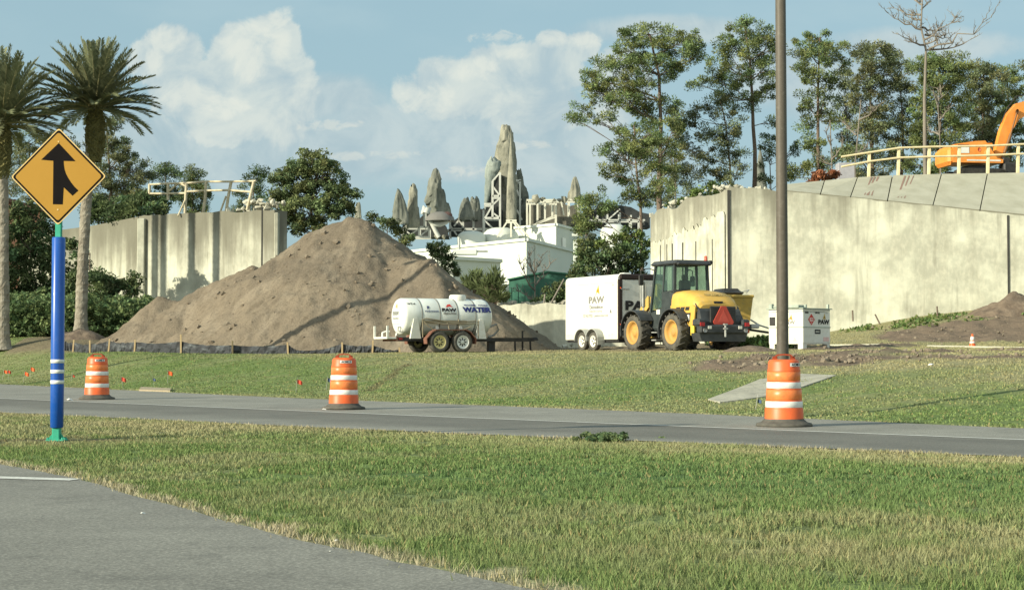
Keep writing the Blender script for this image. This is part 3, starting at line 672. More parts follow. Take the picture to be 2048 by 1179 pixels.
heap('soil_heap', 2030, 610, 71, 1.9, .85, 'dark lump of turned soil against the wall at the far right')
heap('soil_heap', 1500, 700, 47, .9, .22, 'low clod of turned soil left of the lamp post on the verge')
heap('sand_heap', 160, 690, 68.5, 1.3, .38, 'small pale sand heap behind the silt fence beside the palm')

# ------------------------------------------------------------ silt fence
FP = [(110,697,65.5),(132,699,64.9),(147,699,64.5),(181,699,63.5),(218,698,62.6),(270,698,61.6),(363,700,60.2),(466,696,59.0),(577,694,58.0),(605,697,57.8),(685,692,57.3),(745,690,57.1),(800,692,57.0)]
sf = thing('silt_fence', 'sagging black silt fence along the foot of the dirt mound', 'silt fence')
fm = mat('geotextile', [(.35,(.018,.02,.022)),(.55,(.045,.05,.055)),(.75,(.16,.18,.18))], scale=2.2, rough=.75, sc=(1,1,2.2), bump=.3)
pts = []
for (px, py, Yv) in FP:
    x_ = XP(px, Yv); zg = g1(x_, Yv); pts.append((x_, Yv, zg))
hts = [.36,.38,.40,.37,.44,.38,.46,.34,.38,.16,.34,.30,.12]
mb = MB(); n = 14; prev = None
for i in range(len(pts)-1):
    for k in range(n+(i == len(pts)-2)):
        f = k/n; x_ = pts[i][0]+(pts[i+1][0]-pts[i][0])*f; y_ = pts[i][1]+(pts[i+1][1]-pts[i][1])*f; zg = g1(x_, y_)
        sag = 4*f*(1-f)*random.uniform(.05,.09); h_ = hts[i]*(1-f)+hts[i+1]*f-sag; wv = math.sin(f*19+i)*.05
        cur = [(x_, y_+wv, zg-.03), (x_+.02, y_-wv-.02, zg+h_*.45), (x_, y_+wv*.6, zg+h_), (x_, y_+wv*.6+.015, zg+h_), (x_, y_+wv+.015, zg-.03)]
        if prev: mb.add(prev+cur, [(0,5,6,1),(1,6,7,2),(2,7,8,3),(3,8,9,4)])
        prev = cur
mb.build('fabric', fm, sf)
stk = plain('stake_wood', (.42,.32,.18), rough=.85, scale=12)
for i, (x_, y_, zg) in enumerate(pts):
    if i in (1, 9): continue
    mb = MB(); hh = hts[i]+random.uniform(.05,.16)+(.14 if i == 6 else 0); mb.bar((x_, y_-.06, zg-.05), (x_+random.uniform(-.05,.05), y_-.05, zg+hh), .06, .045); mb.build('stake', stk, sf)
# ------------------------------------------------------------ shared paints
orange = mat('drum_orange', [(.3,(.62,.10,.022)),(.7,(.76,.145,.035))], scale=3, rough=.45, spec=.4, speck=(9,(.45,.10,.04),.5))
white_band = mat('reflective_white', [(.3,(.62,.63,.58)),(.7,(.80,.80,.74))], scale=7, rough=.35, speck=(14,(.4,.4,.36),.45))
orange_band = mat('reflective_orange', [(.3,(.62,.16,.04)),(.7,(.80,.24,.07))], scale=7, rough=.35, speck=(16,(.40,.14,.06),.5))
rubber = mat('rubber', [(.3,(.022,.022,.02)),(.7,(.055,.052,.045))], scale=6, rough=.85)
dustrub = mat('dusty_rubber', [(.3,(.06,.058,.05)),(.7,(.125,.118,.095))], scale=6, rough=.9)
blackp = mat('black_paint', [(.3,(.018,.018,.018)),(.7,(.045,.045,.042))], scale=5, rough=.5)
darkg = mat('charcoal_plastic', [(.3,(.032,.036,.038)),(.7,(.065,.07,.07))], scale=4, rough=.5)
whitep = mat('white_paint', [(.25,(.58,.58,.50)),(.55,(.70,.705,.63)),(.8,(.77,.77,.69))], scale=1.1, rough=.45, coat=.1, sc=(1,1,.35), speck=(6,(.46,.43,.33),.35))
yellow = mat('machine_yellow', [(.3,(.54,.33,.06)),(.7,(.66,.41,.09))], scale=2, rough=.45, coat=.15, speck=(5,(.42,.32,.15),.5))
dyellow = mat('dull_yellow', [(.3,(.46,.31,.075)),(.7,(.58,.40,.10))], scale=3, rough=.55, speck=(7,(.3,.24,.1),.5))
steel = mat('galvanised_steel', [(.3,(.30,.31,.29)),(.7,(.48,.49,.45))], scale=5, rough=.45, metal=.5)
inkm = plain('black_lettering', (.02,.02,.02), rough=.6)
navy = plain('navy_lettering', (.025,.035,.14), rough=.6)
greyink = plain('faded_lettering', (.22,.22,.20), rough=.7)
gold = plain('logo_gold', (.72,.42,.05), rough=.6)
redp = plain('placard_red', (.55,.05,.035), rough=.5)
amber = plain('amber_lens', (.75,.10,.02), rough=.25)
redlens = plain('red_lens', (.40,.03,.03), rough=.25)
glass = bpy.data.materials.new('tinted_glass'); glass.use_nodes = True
_b = glass.node_tree.nodes['Principled BSDF']; _b.inputs['Base Color'].default_value = (.10,.16,.14,1); _b.inputs['Roughness'].default_value = .06; _b.inputs['Specular IOR Level'].default_value = .7
_t = glass.node_tree.nodes.new('ShaderNodeBsdfTransparent'); _t.inputs[0].default_value = (.62,.78,.70,1); _m = glass.node_tree.nodes.new('ShaderNodeMixShader'); _m.inputs[0].default_value = .62
glass.node_tree.links.new(_b.outputs[0], _m.inputs[1]); glass.node_tree.links.new(_t.outputs[0], _m.inputs[2]); glass.node_tree.links.new(_m.outputs[0], glass.node_tree.nodes['Material Output'].inputs[0])

# ------------------------------------------------------------ traffic drums
def drum(loc, rz, label, seed, lean=(0,0), tagang=-62):
    t = thing('traffic_drum', label, 'traffic drum', loc, rz, 'orange and white traffic drums along the ramp road')
    rs = random.Random(seed); dents = [(rs.uniform(0,6.28), rs.uniform(.15,.85), rs.uniform(.006,.018)) for _ in range(7)]
    # radius stepped outwards towards the foot
    prof = [(.285,.075),(.282,.09),(.278,.25),(.272,.262),(.268,.275),(.266,.36),(.268,.37),(.258,.375),(.254,.53),(.256,.54),(.250,.55),(.248,.635),(.250,.645),(.242,.65),(.238,.80),(.240,.81),(.232,.83),(.226,.93),(.205,.965),(.15,.972),(.0,.972)]
    def bulge(r, a, h):
        for (da, dh, dd) in dents:
            k = math.exp(-((math.remainder(a-da, 6.283)/.35)**2+((h-dh)/.07)**2)); r -= dd*k
        return r
    def shell(pr, grow=0):
        mb = MB(); n = 40; vs = []
        for (r, h) in pr:
            for k in range(n):
                a = 2*math.pi*k/n; rr = bulge(r+grow, a, h) if r > .2 else r; vs.append((rr*math.cos(a), rr*math.sin(a), h))
        mb.add(vs, [(i*n+k, i*n+(k+1)%n, (i+1)*n+(k+1)%n, (i+1)*n+k) for i in range(len(pr)-1) for k in range(n)], True); return mb
    body = shell(prof).build('drum_body', orange, t)
    def rad(h):
        pr = sorted((q[1], q[0]) for q in prof); return float(np.interp(h, [p[0] for p in pr], [p[1] for p in pr]))
    for (h0, h1, m) in ((.275,.365,white_band),(.385,.53,orange_band),(.553,.642,white_band),(.665,.79,orange_band)):
        shell([(rad(h0)+.0, h0),(rad((h0+.01))+.004, h0+.004),(rad(h1-.01)+.004, h1-.004),(rad(h1), h1)]).build('reflective_band', m, t)
    mb = MB(); mb.lathe([(.0,0),(.40,0),(.415,.012),(.40,.045),(.335,.062),(.29,.10),(.288,.11)], 40); mb.build('rubber_base', dustrub, t)
    mb = MB(); pts = [(-.135,0,.955),(-.125,0,1.01),(-.09,0,1.035),(0,0,1.043),(.09,0,1.035),(.125,0,1.01),(.135,0,.955)]
    for a, b in zip(pts, pts[1:]): mb.bar(a, b, .07, .022)
    mb.build('handle', mat('handle_rust', [(.3,(.20,.035,.015)),(.7,(.38,.075,.025))], scale=5, rough=.6), t).rotation_euler = (0,0,-rz)
    # owner's name tag
    ang = R(tagang)-rz; r_ = .236
    fn = lambda x, y: Vector((math.cos(ang+x/r_)*(r_+.008), math.sin(ang+x/r_)*(r_+.008), .895+y))
    mb = MB(); vs = []; 
    for i in range(9):
        x = -.115+.23*i/8
        for y in (-.026,.026): p = fn(x, y); vs.append((p.x*.985, p.y*.985, p.z))
    mb.add(vs, [(2*i,2*i+2,2*i+3,2*i+1) for i in range(8)]); pl = mb.build('name_plate', white_band, t)
    lettering('lettering', 'ACME 3', .052, (0,0,0), (1,0,0), (0,0,1), inkm, pl, bold=.0015, fn=fn)
    t.rotation_euler = (lean[0], lean[1], rz); return t
drum((XP(195,36.9), 36.9, .012), .3, 'faded traffic drum farthest away, just right of the blue sign post', 1, (0,.01))
drum((XP(688,30.4), 30.4, .012), 1.4, 'dented traffic drum standing in front of the mound and silt fence', 2, (.0,.02), -75)
drum((XP(1567,23.4), 23.4, .012), 2.6, 'nearest and brightest traffic drum, in front of the brown lamp post', 3, (0,0), -50)

# ------------------------------------------------------------ merge sign
SX, SY = SIGN_XY; sz = g1(SX, SY)
t = thing('warning_sign', 'yellow diamond merge sign on a blue padded post with green foot', 'road sign', (SX, SY, sz), R(-4))
signy = mat('sign_yellow', [(.3,(.355,.195,.030)),(.7,(.39,.218,.037))], scale=1.5, rough=.7, spec=.15)
k = SY/F; cz = P(114, 353, SY).z-sz; hd = .587
def dia(r, y0, y1, rad=.03):
    mb = MB(); pts = []
    for i in range(4):
        a = math.pi/2*i; c = Vector((math.cos(a), math.sin(a)))*(r-rad*1.414)
        for j in (-1,-.33,.33,1): b = a+j*math.pi/4; pts.append((c.x+math.cos(b)*rad, cz+c.y+math.sin(b)*rad))
    mb.prism(pts, y0, y1, 'y'); return mb
pn = dia(hd, -.004, .0).build('sign_panel', plain('sign_edge', (.62,.45,.18), rough=.5), t)
dia(hd-.018, -.0055, -.0041).build('border', plain('sign_black', (.010,.009,.009), rough=.9, spec=.05), pn)
dia(hd-.05, -.0075, -.0056).build('panel_face', signy, pn)
ar = [(488,275),(338,415),(443,425),(443,793),(528,795),(535,650),(612,722),(662,678),(630,648),(600,612),(572,570),(553,535),(541,500),(535,465),(532,427),(635,430)]
mb = MB(); q = [((x-487)/4.212*k*1.0, cz-(y-558)/4.212*k*1.0) for x, y in ar]
mb.prism(q, -.0095, -.0076, 'y'); mb.build('merge_arrow', MATS['sign_black'], pn)
for bz in (.42,-.40): mb = MB(); mb.box((0,-.009,cz+bz),(.018,.006,.018)); mb.build('bolt', MATS['sign_edge'], pn)
grn = mat('green_steel', [(.3,(.02,.26,.16)),(.7,(.05,.40,.26))], scale=6, rough=.5)
blu = mat('blue_sleeve', [(.3,(.008,.068,.32)),(.7,(.014,.105,.44))], scale=2.5, rough=.30, coat=.3, sc=(1,1,.3), speck=(10,(.05,.12,.36),.4))
zt = P(113,474,SY).z-sz; zb = P(113,855,SY).z-sz
mb = MB(); mb.box((0,.03,(cz+.3)/2),(.075,.05,cz+.3), ch=.008); mb.build('post', grn, t)
mb = MB(); mb.lathe([(.066,zb),(.078,zb+.01),(.0795,zb+.5),(.078,zt-.01),(.07,zt),(.03,zt+.003)], 28, c=(0,.03,0)); sl_ = mb.build('post_sleeve', blu, t)
for py in (722,742.5,763.5):
    z0 = P(113,py,SY).z-sz; mb = MB(); mb.lathe([(.079,z0-.022),(.0815,z0-.021),(.0815,z0+.021),(.079,z0+.022)], 28, c=(0,.03,0)); mb.build('reflective_stripe', white_band, sl_)
mb = MB(); mb.box((0,.03,.11),(.095,.085,.22), ch=.01); mb.box((0,.03,.012),(.23,.16,.024), ch=.006)
mb.prism([(-.115,.02),(-.048,.02),(-.048,.09)], .02, .04, 'y'); mb.prism([(.048,.02),(.115,.02),(.048,.09)], .02, .04, 'y')
for sx in (-1,1):
    for sy in (-.03,.09): mb.lathe([(.012,.024),(.012,.045),(0,.046)], 6, c=(sx*.09,sy,0))
mb.build('foot_bracket', grn, t)

# ------------------------------------------------------------ lamp posts
brz = mat('bronze_paint', [(.3,(.075,.066,.050)),(.7,(.115,.10,.078))], scale=3, rough=.55, sc=(1,1,.3), speck=(12,(.16,.15,.12),.4))
def lamp(loc, label, h=11.2, arm=1, k=1.0):
    t = thing('street_lamp', label, 'street lamp', loc, 0, 'brown street lamps beside the ramp road')
    mb = MB(); mb.lathe([(.103*k,.0),(.102*k,.6),(.092*k,h*.5),(.078*k,h),(0,h+.02)], 20); mb.build('pole', brz, t)
    mb = MB(); mb.box((0,0,.02),(.32,.32,.04), ch=.01); mb.lathe([(.15,.04),(.15,.14),(.11,.2)], 16); mb.build('base_plate', brz, t)
    mb = MB(); mb.tube([(0,0,h-.3),(arm*.5,0,h-.05),(arm*1.5,0,h+.05)], .035); mb.build('arm', brz, t)
    mb = MB(); mb.box((arm*1.85,0,h+.05),(.75,.36,.15), ch=.05, tp=(.8,.7)); mb.build('lamp_head', brz, t); return t
lamp((XP(1565,26.9), 26.9, g1(XP(1565,26.9),26.9)-.02), 'dark brown lamp post rising behind the nearest traffic drum', arm=-1)
lamp((-19.1, 53.5, g1(-19.1,53.5)), 'brown lamp post standing out of view to the left of the mound', h=12.2, arm=-1, k=1.6)

# ------------------------------------------------------------ marker flags, cone, litter, weeds
flagm = plain('flag_orange', (.80,.13,.03), rough=.6); flagb = plain('flag_blue', (.06,.10,.20), rough=.6); flagr = plain('flag_red', (.45,.05,.02), rough=.6)
def flag(px, py, m, label, s=1.0):
    p = hit(px, py+8); t = thing('marker_flag', label, 'marker flag', p, random.uniform(-.4,.4), 'small utility marker flags in the verge')
    ln_ = random.uniform(-.08,.08); hh = .26*s
    mb = MB(); mb.tube([(0,0,0),(ln_,0,hh+.12)], .004, 5); mb.build('wire', steel, t)
    mb = MB(); w_, h_ = .13*s, .105*s; vs = []
    for i in range(5):
        for j in (0,1): vs.append((ln_+w_*i/4, math.sin(i*1.7)*.02, hh-.02+j*h_-.02*i*s*.6))
    mb.add(vs+[(x,y+.004,z) for x,y,z in vs], [(2*i,2*i+2,2*i+3,2*i+1) for i in range(4)]+[(10+2*i,10+2*i+1,10+2*i+3,10+2*i+2) for i in range(4)]); mb.build('pennant', m, t)
flag(5,750,flagm,'pale orange marker flag at the very left edge of the verge'); flag(17,750,flagr,'dark red marker flag second from the left edge of the verge')
flag(47,757,flagm,'orange marker flag lower of the pair left of the blue post',1.1); flag(60,747,flagm,'orange marker flag upper of the pair left of the blue post',1.1)
flag(142,753,flagr,'small dull red marker flag between the blue post and left drum',.6); flag(247,771,flagr,'red-orange marker flag just right of the left drum',1.1)
flag(308,763,flagb,'tiny blue marker flag above the small concrete slab',.7); flag(335,758,flagm,'orange marker flag right of the small concrete slab',1.1)
flag(592,777,flagr,'red-orange marker flag left of the middle drum',1.0); flag(652,771,flagb,'tiny dark blue marker flag beside the middle drum',.9)
flag(1511,811,flagb,'tiny dark marker flag below the drainage flume',.6)
p = hit(1945,694); t = thing('traffic_cone', 'small orange and white traffic cone beside the far right kerb', 'traffic cone', p)
mb = MB(); mb.box((0,0,.015),(.3,.3,.03), ch=.008); mb.build('base', orange, t)
mb = MB(); mb.lathe([(.11,.03),(.09,.12),(.045,.38),(.03,.44),(.0,.442)], 16); mb.build('cone_body', orange, t)
for a, b in ((.13,.20),(.235,.35)): mb = MB(); r = lambda h: .09-(h-.12)*.173+.004; mb.lathe([(r(a)-.003,a-.002),(r(a),a),(r(b),b),(r(b)-.003,b+.002)], 16); mb.build('reflective_collar', white_band, t)
lit = plain('litter_white', (.8,.8,.74), rough=.8)
for px, py, s, lab in ((286,1030,.022,'white scrap of litter on the near road'),(672,1086,.025,'white scrap of litter at the grassy edge of the near road'),(140,801,.10,'crushed white cup on the ramp road left of the left drum'),
                       (1861,730,.10,'white paper scrap on the grass slope below the traffic cone'),(660,1107,.012,'tiny white chip on the near road close to the grass'),(1539,852,.07,'white scrap at the foot of the nearest drum'),(649,820,.06,'white scrap at the foot of the middle drum'),(1486,703,.09,'white scrap on the ground right of the loader')):
    p = hit(px, py); p.z = max(p.z, .014); mb = MB(); mb.box((p.x,p.y,p.z+s*.15),(s*1.5,s*.9,s*.4), rz=random.uniform(0,3), ry=.2, ch=s*.1, tp=(.6,.5)); tag(mb.build('litter_scrap', lit), lab, 'litter')

# ------------------------------------------------------------ wheels
def wheel(parent, c, r, wd, rim_m, rim_r=.58, side=-1, axis='y', lug=0, holes=8, dish=.3, tyre=None):
    """tyre with a rim as its child; side tells which end of the axle faces outwards"""
    cx, cy, cz_ = c; h = wd/2; mb = MB(); ri = r*rim_r
    mb.lathe([(ri,-h*.8),(ri*1.08,-h*.97),(r*.88,-h),(r*.97,-h*.8),(r*(1 if not lug else .955),-h*.5),(r*(1 if not lug else .96),h*.5),(r*.97,h*.8),(r*.88,h),(ri*1.08,h*.97),(ri,h*.8)], 36, axis, c)
    if lug:
        for k_ in range(lug):
            for sg in (-1,1):
                a = 2*math.pi*(k_+(.5 if sg > 0 else 0))/lug; da = .20
                def pt(rr, aa, yy):
                    u, v = rr*math.cos(aa), rr*math.sin(aa)
                    return (cx+u, cy+yy, cz_+v) if axis == 'y' else (cx+yy, cy+u, cz_+v)
                w2 = 2.2/lug/1.5
                vs = [pt(rr, a+q*w2+(0 if e else da), sg*(h*1.0 if e == 0 else h*.05)) for rr in (r*.94, r*1.025) for e in (0,1) for q in (-.5,.5)]
                vs = [pt(rr, a+q*w2+(da if e == 0 else 0), sg*(h*1.0 if e == 0 else -h*.05)) for rr in (r*.94, r*1.02) for e in (0,1) for q in (-.5,.5)]
                mb.add(vs, [(0,1,3,2),(4,6,7,5),(0,4,5,1),(2,3,7,6),(0,2,6,4),(1,5,7,3)])
    ty = mb.build('wheel', tyre or rubber, parent)
    mb = MB(); o_ = side*h
    mb.lathe([(ri*1.0,o_*.80),(ri*1.06,o_*.93),(ri*.98,o_*.90),(ri*.86,o_*.55),(ri*.80,o_*(.55-dish*.3)),(ri*.42,o_*.35),(ri*.32,o_*.55),(ri*.28,o_*.62),(0,o_*.62)], 32, axis, c); rim = mb.build('rim', rim_m, ty)
    mb = MB()
    if holes:
        st = []
        for k_ in range(holes*4):
            a = 2*math.pi*(k_-.5)/(holes*4); rr = ri*(.70 if k_%4 in (0,1) else .30); st.append(((cx if axis == 'y' else cy)+rr*math.cos(a), cz_+rr*math.sin(a)))
        q0 = cy if axis == 'y' else cx; mb.prism(st, q0+o_*.52, q0+o_*.575, axis)
    if holes: mb.build('hub_detail', blackp, ty)
    return ty

def logo(parent, org, ux, uy, s, m=None):
    """the yellow prowling-cat-like splash above the PAW name: arched body, two legs, dark cub shape"""
    org, ux, uy = Vector(org), Vector(ux), Vector(uy)
    pts = [(-.62,-.95),(-.42,-.30),(-.28,.05),(-.10,.30),(.10,.55),(.22,.98),(.36,.60),(.50,.20),(.58,-.25),(.62,-.70),(.44,-.25),(.30,-.45),(.10,-.18),(-.08,-.28),(-.22,-.12),(-.40,-.60)]
    mb = MB(); mb.add([org+ux*(x*s)+uy*(y*s) for x, y in pts], [tuple(range(len(pts)))]); a = mb.build('logo', m or gold, parent)
    n = ux.cross(uy).normalized()*.003
    mb = MB(); mb.add([org+n+ux*(x*s)+uy*(y*s) for x, y in [(.05,-.1),(.12,.18),(.22,.32),(.30,.05),(.34,-.2),(.22,-.12)]], [(0,1,2,3,4,5)]); mb.build('logo_mark', inkm, a)

# ------------------------------------------------------------ water tank trailer
TX, TY = -2.45, 55.6; tz = g1(TX, TY); th = R(28)
t = thing('water_tank_trailer', 'white horizontal water tank on a tandem-axle trailer by the mound', 'tank trailer', (TX, TY, tz), th)
tankm = mat('tank_plastic', [(.25,(.60,.63,.58)),(.6,(.72,.75,.69)),(.8,(.78,.80,.73))], scale=1.5, rough=.4, coat=.1, speck=(4,(.52,.54,.47),.35))
Rt, Zc, HL = .635, 1.24, 1.60
prof = [(0,-HL-.10),(.30,-HL-.095),(.50,-HL-.07),(.595,-HL-.02),(.63,-HL+.06)]
for xr in (-1.02,-.34,.34,1.02): prof += [(Rt,xr-.06),(Rt-.006,xr-.03),(Rt-.006,xr+.03),(Rt,xr+.06)]
prof += [(.63,HL-.10),(.60,HL+.02),(.50,HL+.12),(.30,HL+.19),(0,HL+.21)]
mb = MB(); mb.lathe(prof, 48, 'x', (0,0,Zc)); tank = mb.build('tank', tankm, t)
mb = MB()
for xr in (-1.02,-.34,.34,1.02): mb.lathe([(Rt-.012,xr-.02),(Rt+.006,xr-.018),(Rt+.006,xr+.018),(Rt-.012,xr+.02)], 48, 'x', (0,0,Zc))
mb.build('tie_band', plain('band_grey', (.20,.20,.18), rough=.6), tank)
mb = MB(); mb.lathe([(.30,Zc+Rt-.06),(.30,Zc+Rt+.05),(.28,Zc+Rt+.12),(.26,Zc+Rt+.14),(0,Zc+Rt+.15)], 24, c=(.62,0,0)); mb.build('filler_lid', whitep, tank)
# moulded leg supports and sump
for xs_ in (-1.28,1.22):
    for sg in (-1,1):
        mb = MB(); mb.prism([(xs_-.20,.48),(xs_+.20,.48),(xs_+.07,1.16),(xs_-.07,1.16)], sg*.56, sg*.66, 'y'); mb.build('support_leg', whitep, t)
for xs_ in (-.45,.45):
    mb = MB(); mb.box((xs_,-.56,.70),(.16,.18,.42), ch=.02, tp=(.7,.8)); mb.build('support_leg', whitep, t)
# frame
rust = mat('red_brown_steel', [(.3,(.13,.055,.035)),(.7,(.22,.11,.075))], scale=4, rough=.8)
mb = MB()
for sg in (-1,1): mb.box((.0,sg*.52,.46),(3.7,.09,.13)); mb.bar((1.8,sg*.52,.46),(3.35,sg*.04,.46),.09,.13)
for xx in (-1.8,-1.0,-.05,.9,1.8): mb.box((xx,0,.47),(.08,.98,.09))
mb.box((3.45,0,.47),(.42,.10,.13)); mb.box((2.5,0,.47),(.08,.5,.09)); mb.build('chassis', blackp, t)
mb = MB(); mb.box((3.72,0,.50),(.22,.13,.11), ch=.02, tp=(.7,.7)); mb.build('hitch_coupler', blackp, t)
mb = MB(); mb.tube([(3.2,.0,.1),(3.2,0,.78)], .035, 10); mb.box((3.2,0,.09),(.16,.16,.02)); mb.tube([(3.2,0,.76),(3.2,-.15,.78)], .012, 6); mb.build('jockey_jack', blackp, t)
for (a, b_) in ((2.75,-.26),(3.5,-.02)): mb = MB(); mb.bar((a,b_,.42),(a+.02,b_,.02),.05); mb.build('safety_prop', blackp, t)
mb = MB(); mb.box((1.72,-.42,.21),(.26,.12,.42)); mb.build('tool_box', blackp, t)
mb = MB(); mb.box((-1.93,0,.47),(.08,1.15,.16)); mb.build('rear_bumper', rust, t)
mb = MB(); mb.lathe([(.045,-.01),(.045,.0),(.0,.005)], 12, 'x', (-1.975,-.48,.47)); mb.build('tail_lamp', redlens, t); mb = MB(); mb.box((-1.80,-.575,.47),(.12,.02,.06)); mb.build('side_lamp', redlens, t)
for sg in (-1,1):
    mb = MB(); pts = [(-.98,.30),(-1.0,.48),(-.78,.72),(-.62,.80),(.52,.80),(.70,.72),(.90,.48),(.88,.30),(.86,.30),(.87,.47),(.68,.69),(.50,.765),(-.60,.765),(-.76,.69),(-.97,.47),(-.96,.30)]
    n_ = len(pts)//2
    vs = [(x, sg*.66, z) for x, z in pts]+[(x, sg*.93, z) for x, z in pts]; k_ = len(pts)
    mb.add(vs, [(i,(i+1)%k_,(i+1)%k_+k_,i+k_) for i in range(k_)]+[(i,i+1,k_-2-i,k_-1-i) for i in range(n_-1)]+[(i+k_,i+1+k_,2*k_-2-i,2*k_-1-i) for i in range(n_-1)]); mb.build('mudguard', rust, t)
    rimA = plain('rim_gold', (.62,.55,.25), rough=.45); rimB = plain('rim_white', (.74,.76,.70), rough=.35)
    wheel(t, (-.50,sg*.82,.365), .365, .23, rimA, .60, side=sg, tyre=dustrub)
    wheel(t, (.38,sg*.82,.365), .365, .23, rimB, .60, side=sg, tyre=dustrub)
mb = MB(); mb.tube([(-.5,-.85,.365),(-.5,.85,.365)], .04, 8); mb.tube([(.38,-.85,.365),(.38,.85,.365)], .04, 8); mb.build('axle', blackp, t)
# rear platform with its white hoop rail, pipes on the near side
mb = MB(); mb.box((-2.12,0,.50),(.38,1.15,.07), ch=.01)
for y_ in (-.55,.55): mb.box((-2.28,y_,.70),(.06,.06,.42))
mb.tube([(-2.1,.30,.53),(-2.1,.30,.68),(-2.0,.28,.72),(-1.86,.25,.72)], .035); mb.build('rear_platform', whitep, t)
pipe = mat('pipe_brown', [(.3,(.20,.17,.11)),(.7,(.33,.29,.20))], scale=5, rough=.7); yb = -.66
for pts in ([(-1.05,yb,1.12),(-.9,yb-.03,1.17),(-.35,yb-.02,1.10),(0,yb,1.04),(1.02,yb,1.10)],[(-1.05,yb,1.10),(-.3,yb-.05,.98),(.4,yb-.03,1.0),(1.0,yb,1.02)],[(-1.0,yb,1.08),(-.85,yb-.05,.92),(-.62,yb-.05,.78)],
            [(-.1,yb-.03,1.02),(-.05,yb-.08,.78)],[(.1,yb-.06,.74),(.45,yb-.08,.78),(.8,yb-.05,.9)],[(1.1,yb,.5),(1.1,yb,1.12)],[(-1.02,yb,.52),(-1.02,yb,1.12)],[(.34,yb,.6),(.34,yb,1.15)]):
    mb = MB(); mb.tube(pts, .020, 6); mb.build('pipe', pipe, t)
mb = MB(); mb.box((-.2,yb+.0,1.06),(1.7,.02,.10)); mb.build('pump_shelf', pipe, t)
mb = MB(); mb.tube([(1.6,-.30,.85),(1.95,-.40,1.0),(2.05,-.35,.8),(1.9,-.3,.62),(1.6,-.45,.55)], .035, 8); mb.build('hose', plain('grey_hose', (.25,.25,.23), rough=.6), t)
# lettering wraps the near side
def cyl(x0, z0):
    a0 = math.asin((z0-Zc)/Rt)
    def fn(x, y): a = a0+y/(Rt+.012); return Vector((x0+x, -math.cos(a)*(Rt+.012), Zc+math.sin(a)*(Rt+.012)))
    return fn
o0 = (0,0,0); ex = (1,0,0); ez = (0,0,1)
lettering('lettering', 'WATER', .25, o0, ex, ez, navy, tank, bold=.016, sx=1.22, fn=cyl(1.08, Zc+.24))
lettering('lettering', 'RECLAIMED    POTABLE', .075, o0, ex, ez, navy, tank, bold=.003, sx=1.15, fn=cyl(1.08, Zc+.40))
lettering('lettering', 'PAW', .17, o0, ex, ez, inkm, tank, bold=.010, sx=1.45, fn=cyl(.0, Zc+.22))
lettering('lettering', 'DEMOLITION', .085, o0, ex, ez, greyink, tank, bold=.006, sx=.95, fn=cyl(.02, Zc+.10))
lettering('lettering', 'F', .16, o0, ex, ez, navy, tank, bold=.01, sx=1, fn=cyl(-.78, Zc+.29)); lettering('lettering', 'WATER WAGONS', .075, o0, ex, ez, plain('blue_grey_ink', (.16,.19,.27), rough=.7), tank, bold=.005, sx=.85, fn=cyl(-.66, Zc+.17))
lettering('lettering', 'WT-4', .10, o0, ex, ez, inkm, tank, bold=.004, sx=1.2, fn=cyl(-1.38, Zc+.42))
f_ = cyl(.02, Zc+.36); mb = MB(); mb.add([f_(x, y) for x, y in [(-.13,-.06),(-.05,.06),(.06,.09),(.10,0),(.15,-.06),(.03,-.01)]], [(0,1,2,3,4,5)]); mb.build('logo', redp, tank)
xe = -HL-.115; ex2 = (0,-1,0)
lettering('lettering', 'PAW', .19, (xe,.06,Zc+.10), ex2, ez, greyink, tank, bold=.006, sx=1.15); lettering('lettering', 'Demolition', .11, (xe,.06,Zc-.06), ex2, ez, greyink, tank, bold=.002)
lettering('lettering', 'License No. 1524', .055, (xe,.03,Zc-.16), ex2, ez, greyink, tank); lettering('lettering', '727 462 9752  pawdemolition.com', .05, (xe,.0,Zc-.26), ex2, ez, greyink, tank)
logo(tank, (xe,.03,Zc+.34), ex2, ez, .16, plain('faded_gold', (.75,.55,.25), rough=.7))
mb = MB(); 
for a, b_ in (((-.14,-.50),(.14,-.50)),((-.14,-.36),(.14,-.36)),((-.14,-.50),(-.14,-.36)),((.14,-.50),(.14,-.36))): mb.bar((xe+.01,-.22+a[0]*.7,Zc+a[1]),(xe+.01,-.22+b_[0]*.7,Zc+b_[1]),.02)
mb.build('placard_frame', greyink, tank)

# ------------------------------------------------------------ cargo trailer
CX, CY = 3.88, 58.4; cz0 = g1(3.2,59.5); rot = R(28)      # local x runs along the rear doors, y along the side, origin at the near corner
t = thing('cargo_trailer', 'white enclosed box trailer with black-framed rear doors beside the loader', 'cargo trailer', (CX, CY, cz0), rot)
Wd, Ln, z0, z1 = 2.10, 3.85, .42, 2.80
mb = MB(); rr = .18; pts = [(0,z0),(0,z1-rr)]+[(rr-rr*math.cos(a), z1-rr+rr*math.sin(a)) for a in (R(22),R(45),R(68))]+[(rr,z1),(Wd-rr,z1+.02)]+[(Wd-rr+rr*math.sin(a), z1-rr+rr*math.cos(a)) for a in (R(22),R(45),R(68))]+[(Wd,z1-rr),(Wd,z0)]
mb.prism(pts, .03, Ln, 'y'); body = mb.build('box_body', whitep, t)
trim = mat('bare_aluminium', [(.3,(.36,.36,.33)),(.7,(.52,.52,.48))], scale=4, rough=.4, metal=.6)
for zz, hh in ((z1-.30,.03),(z0+.10,.22)): mb = MB(); mb.box((-.005,Ln/2,zz),(.012,Ln-.05,hh)); mb.build('side_trim', plain('trim_cream', (.62,.62,.52), rough=.4), body)
dk = plain('rear_frame_black', (.03,.018,.014), rough=.45)
mb = MB(); pts2 = pts[::-1]
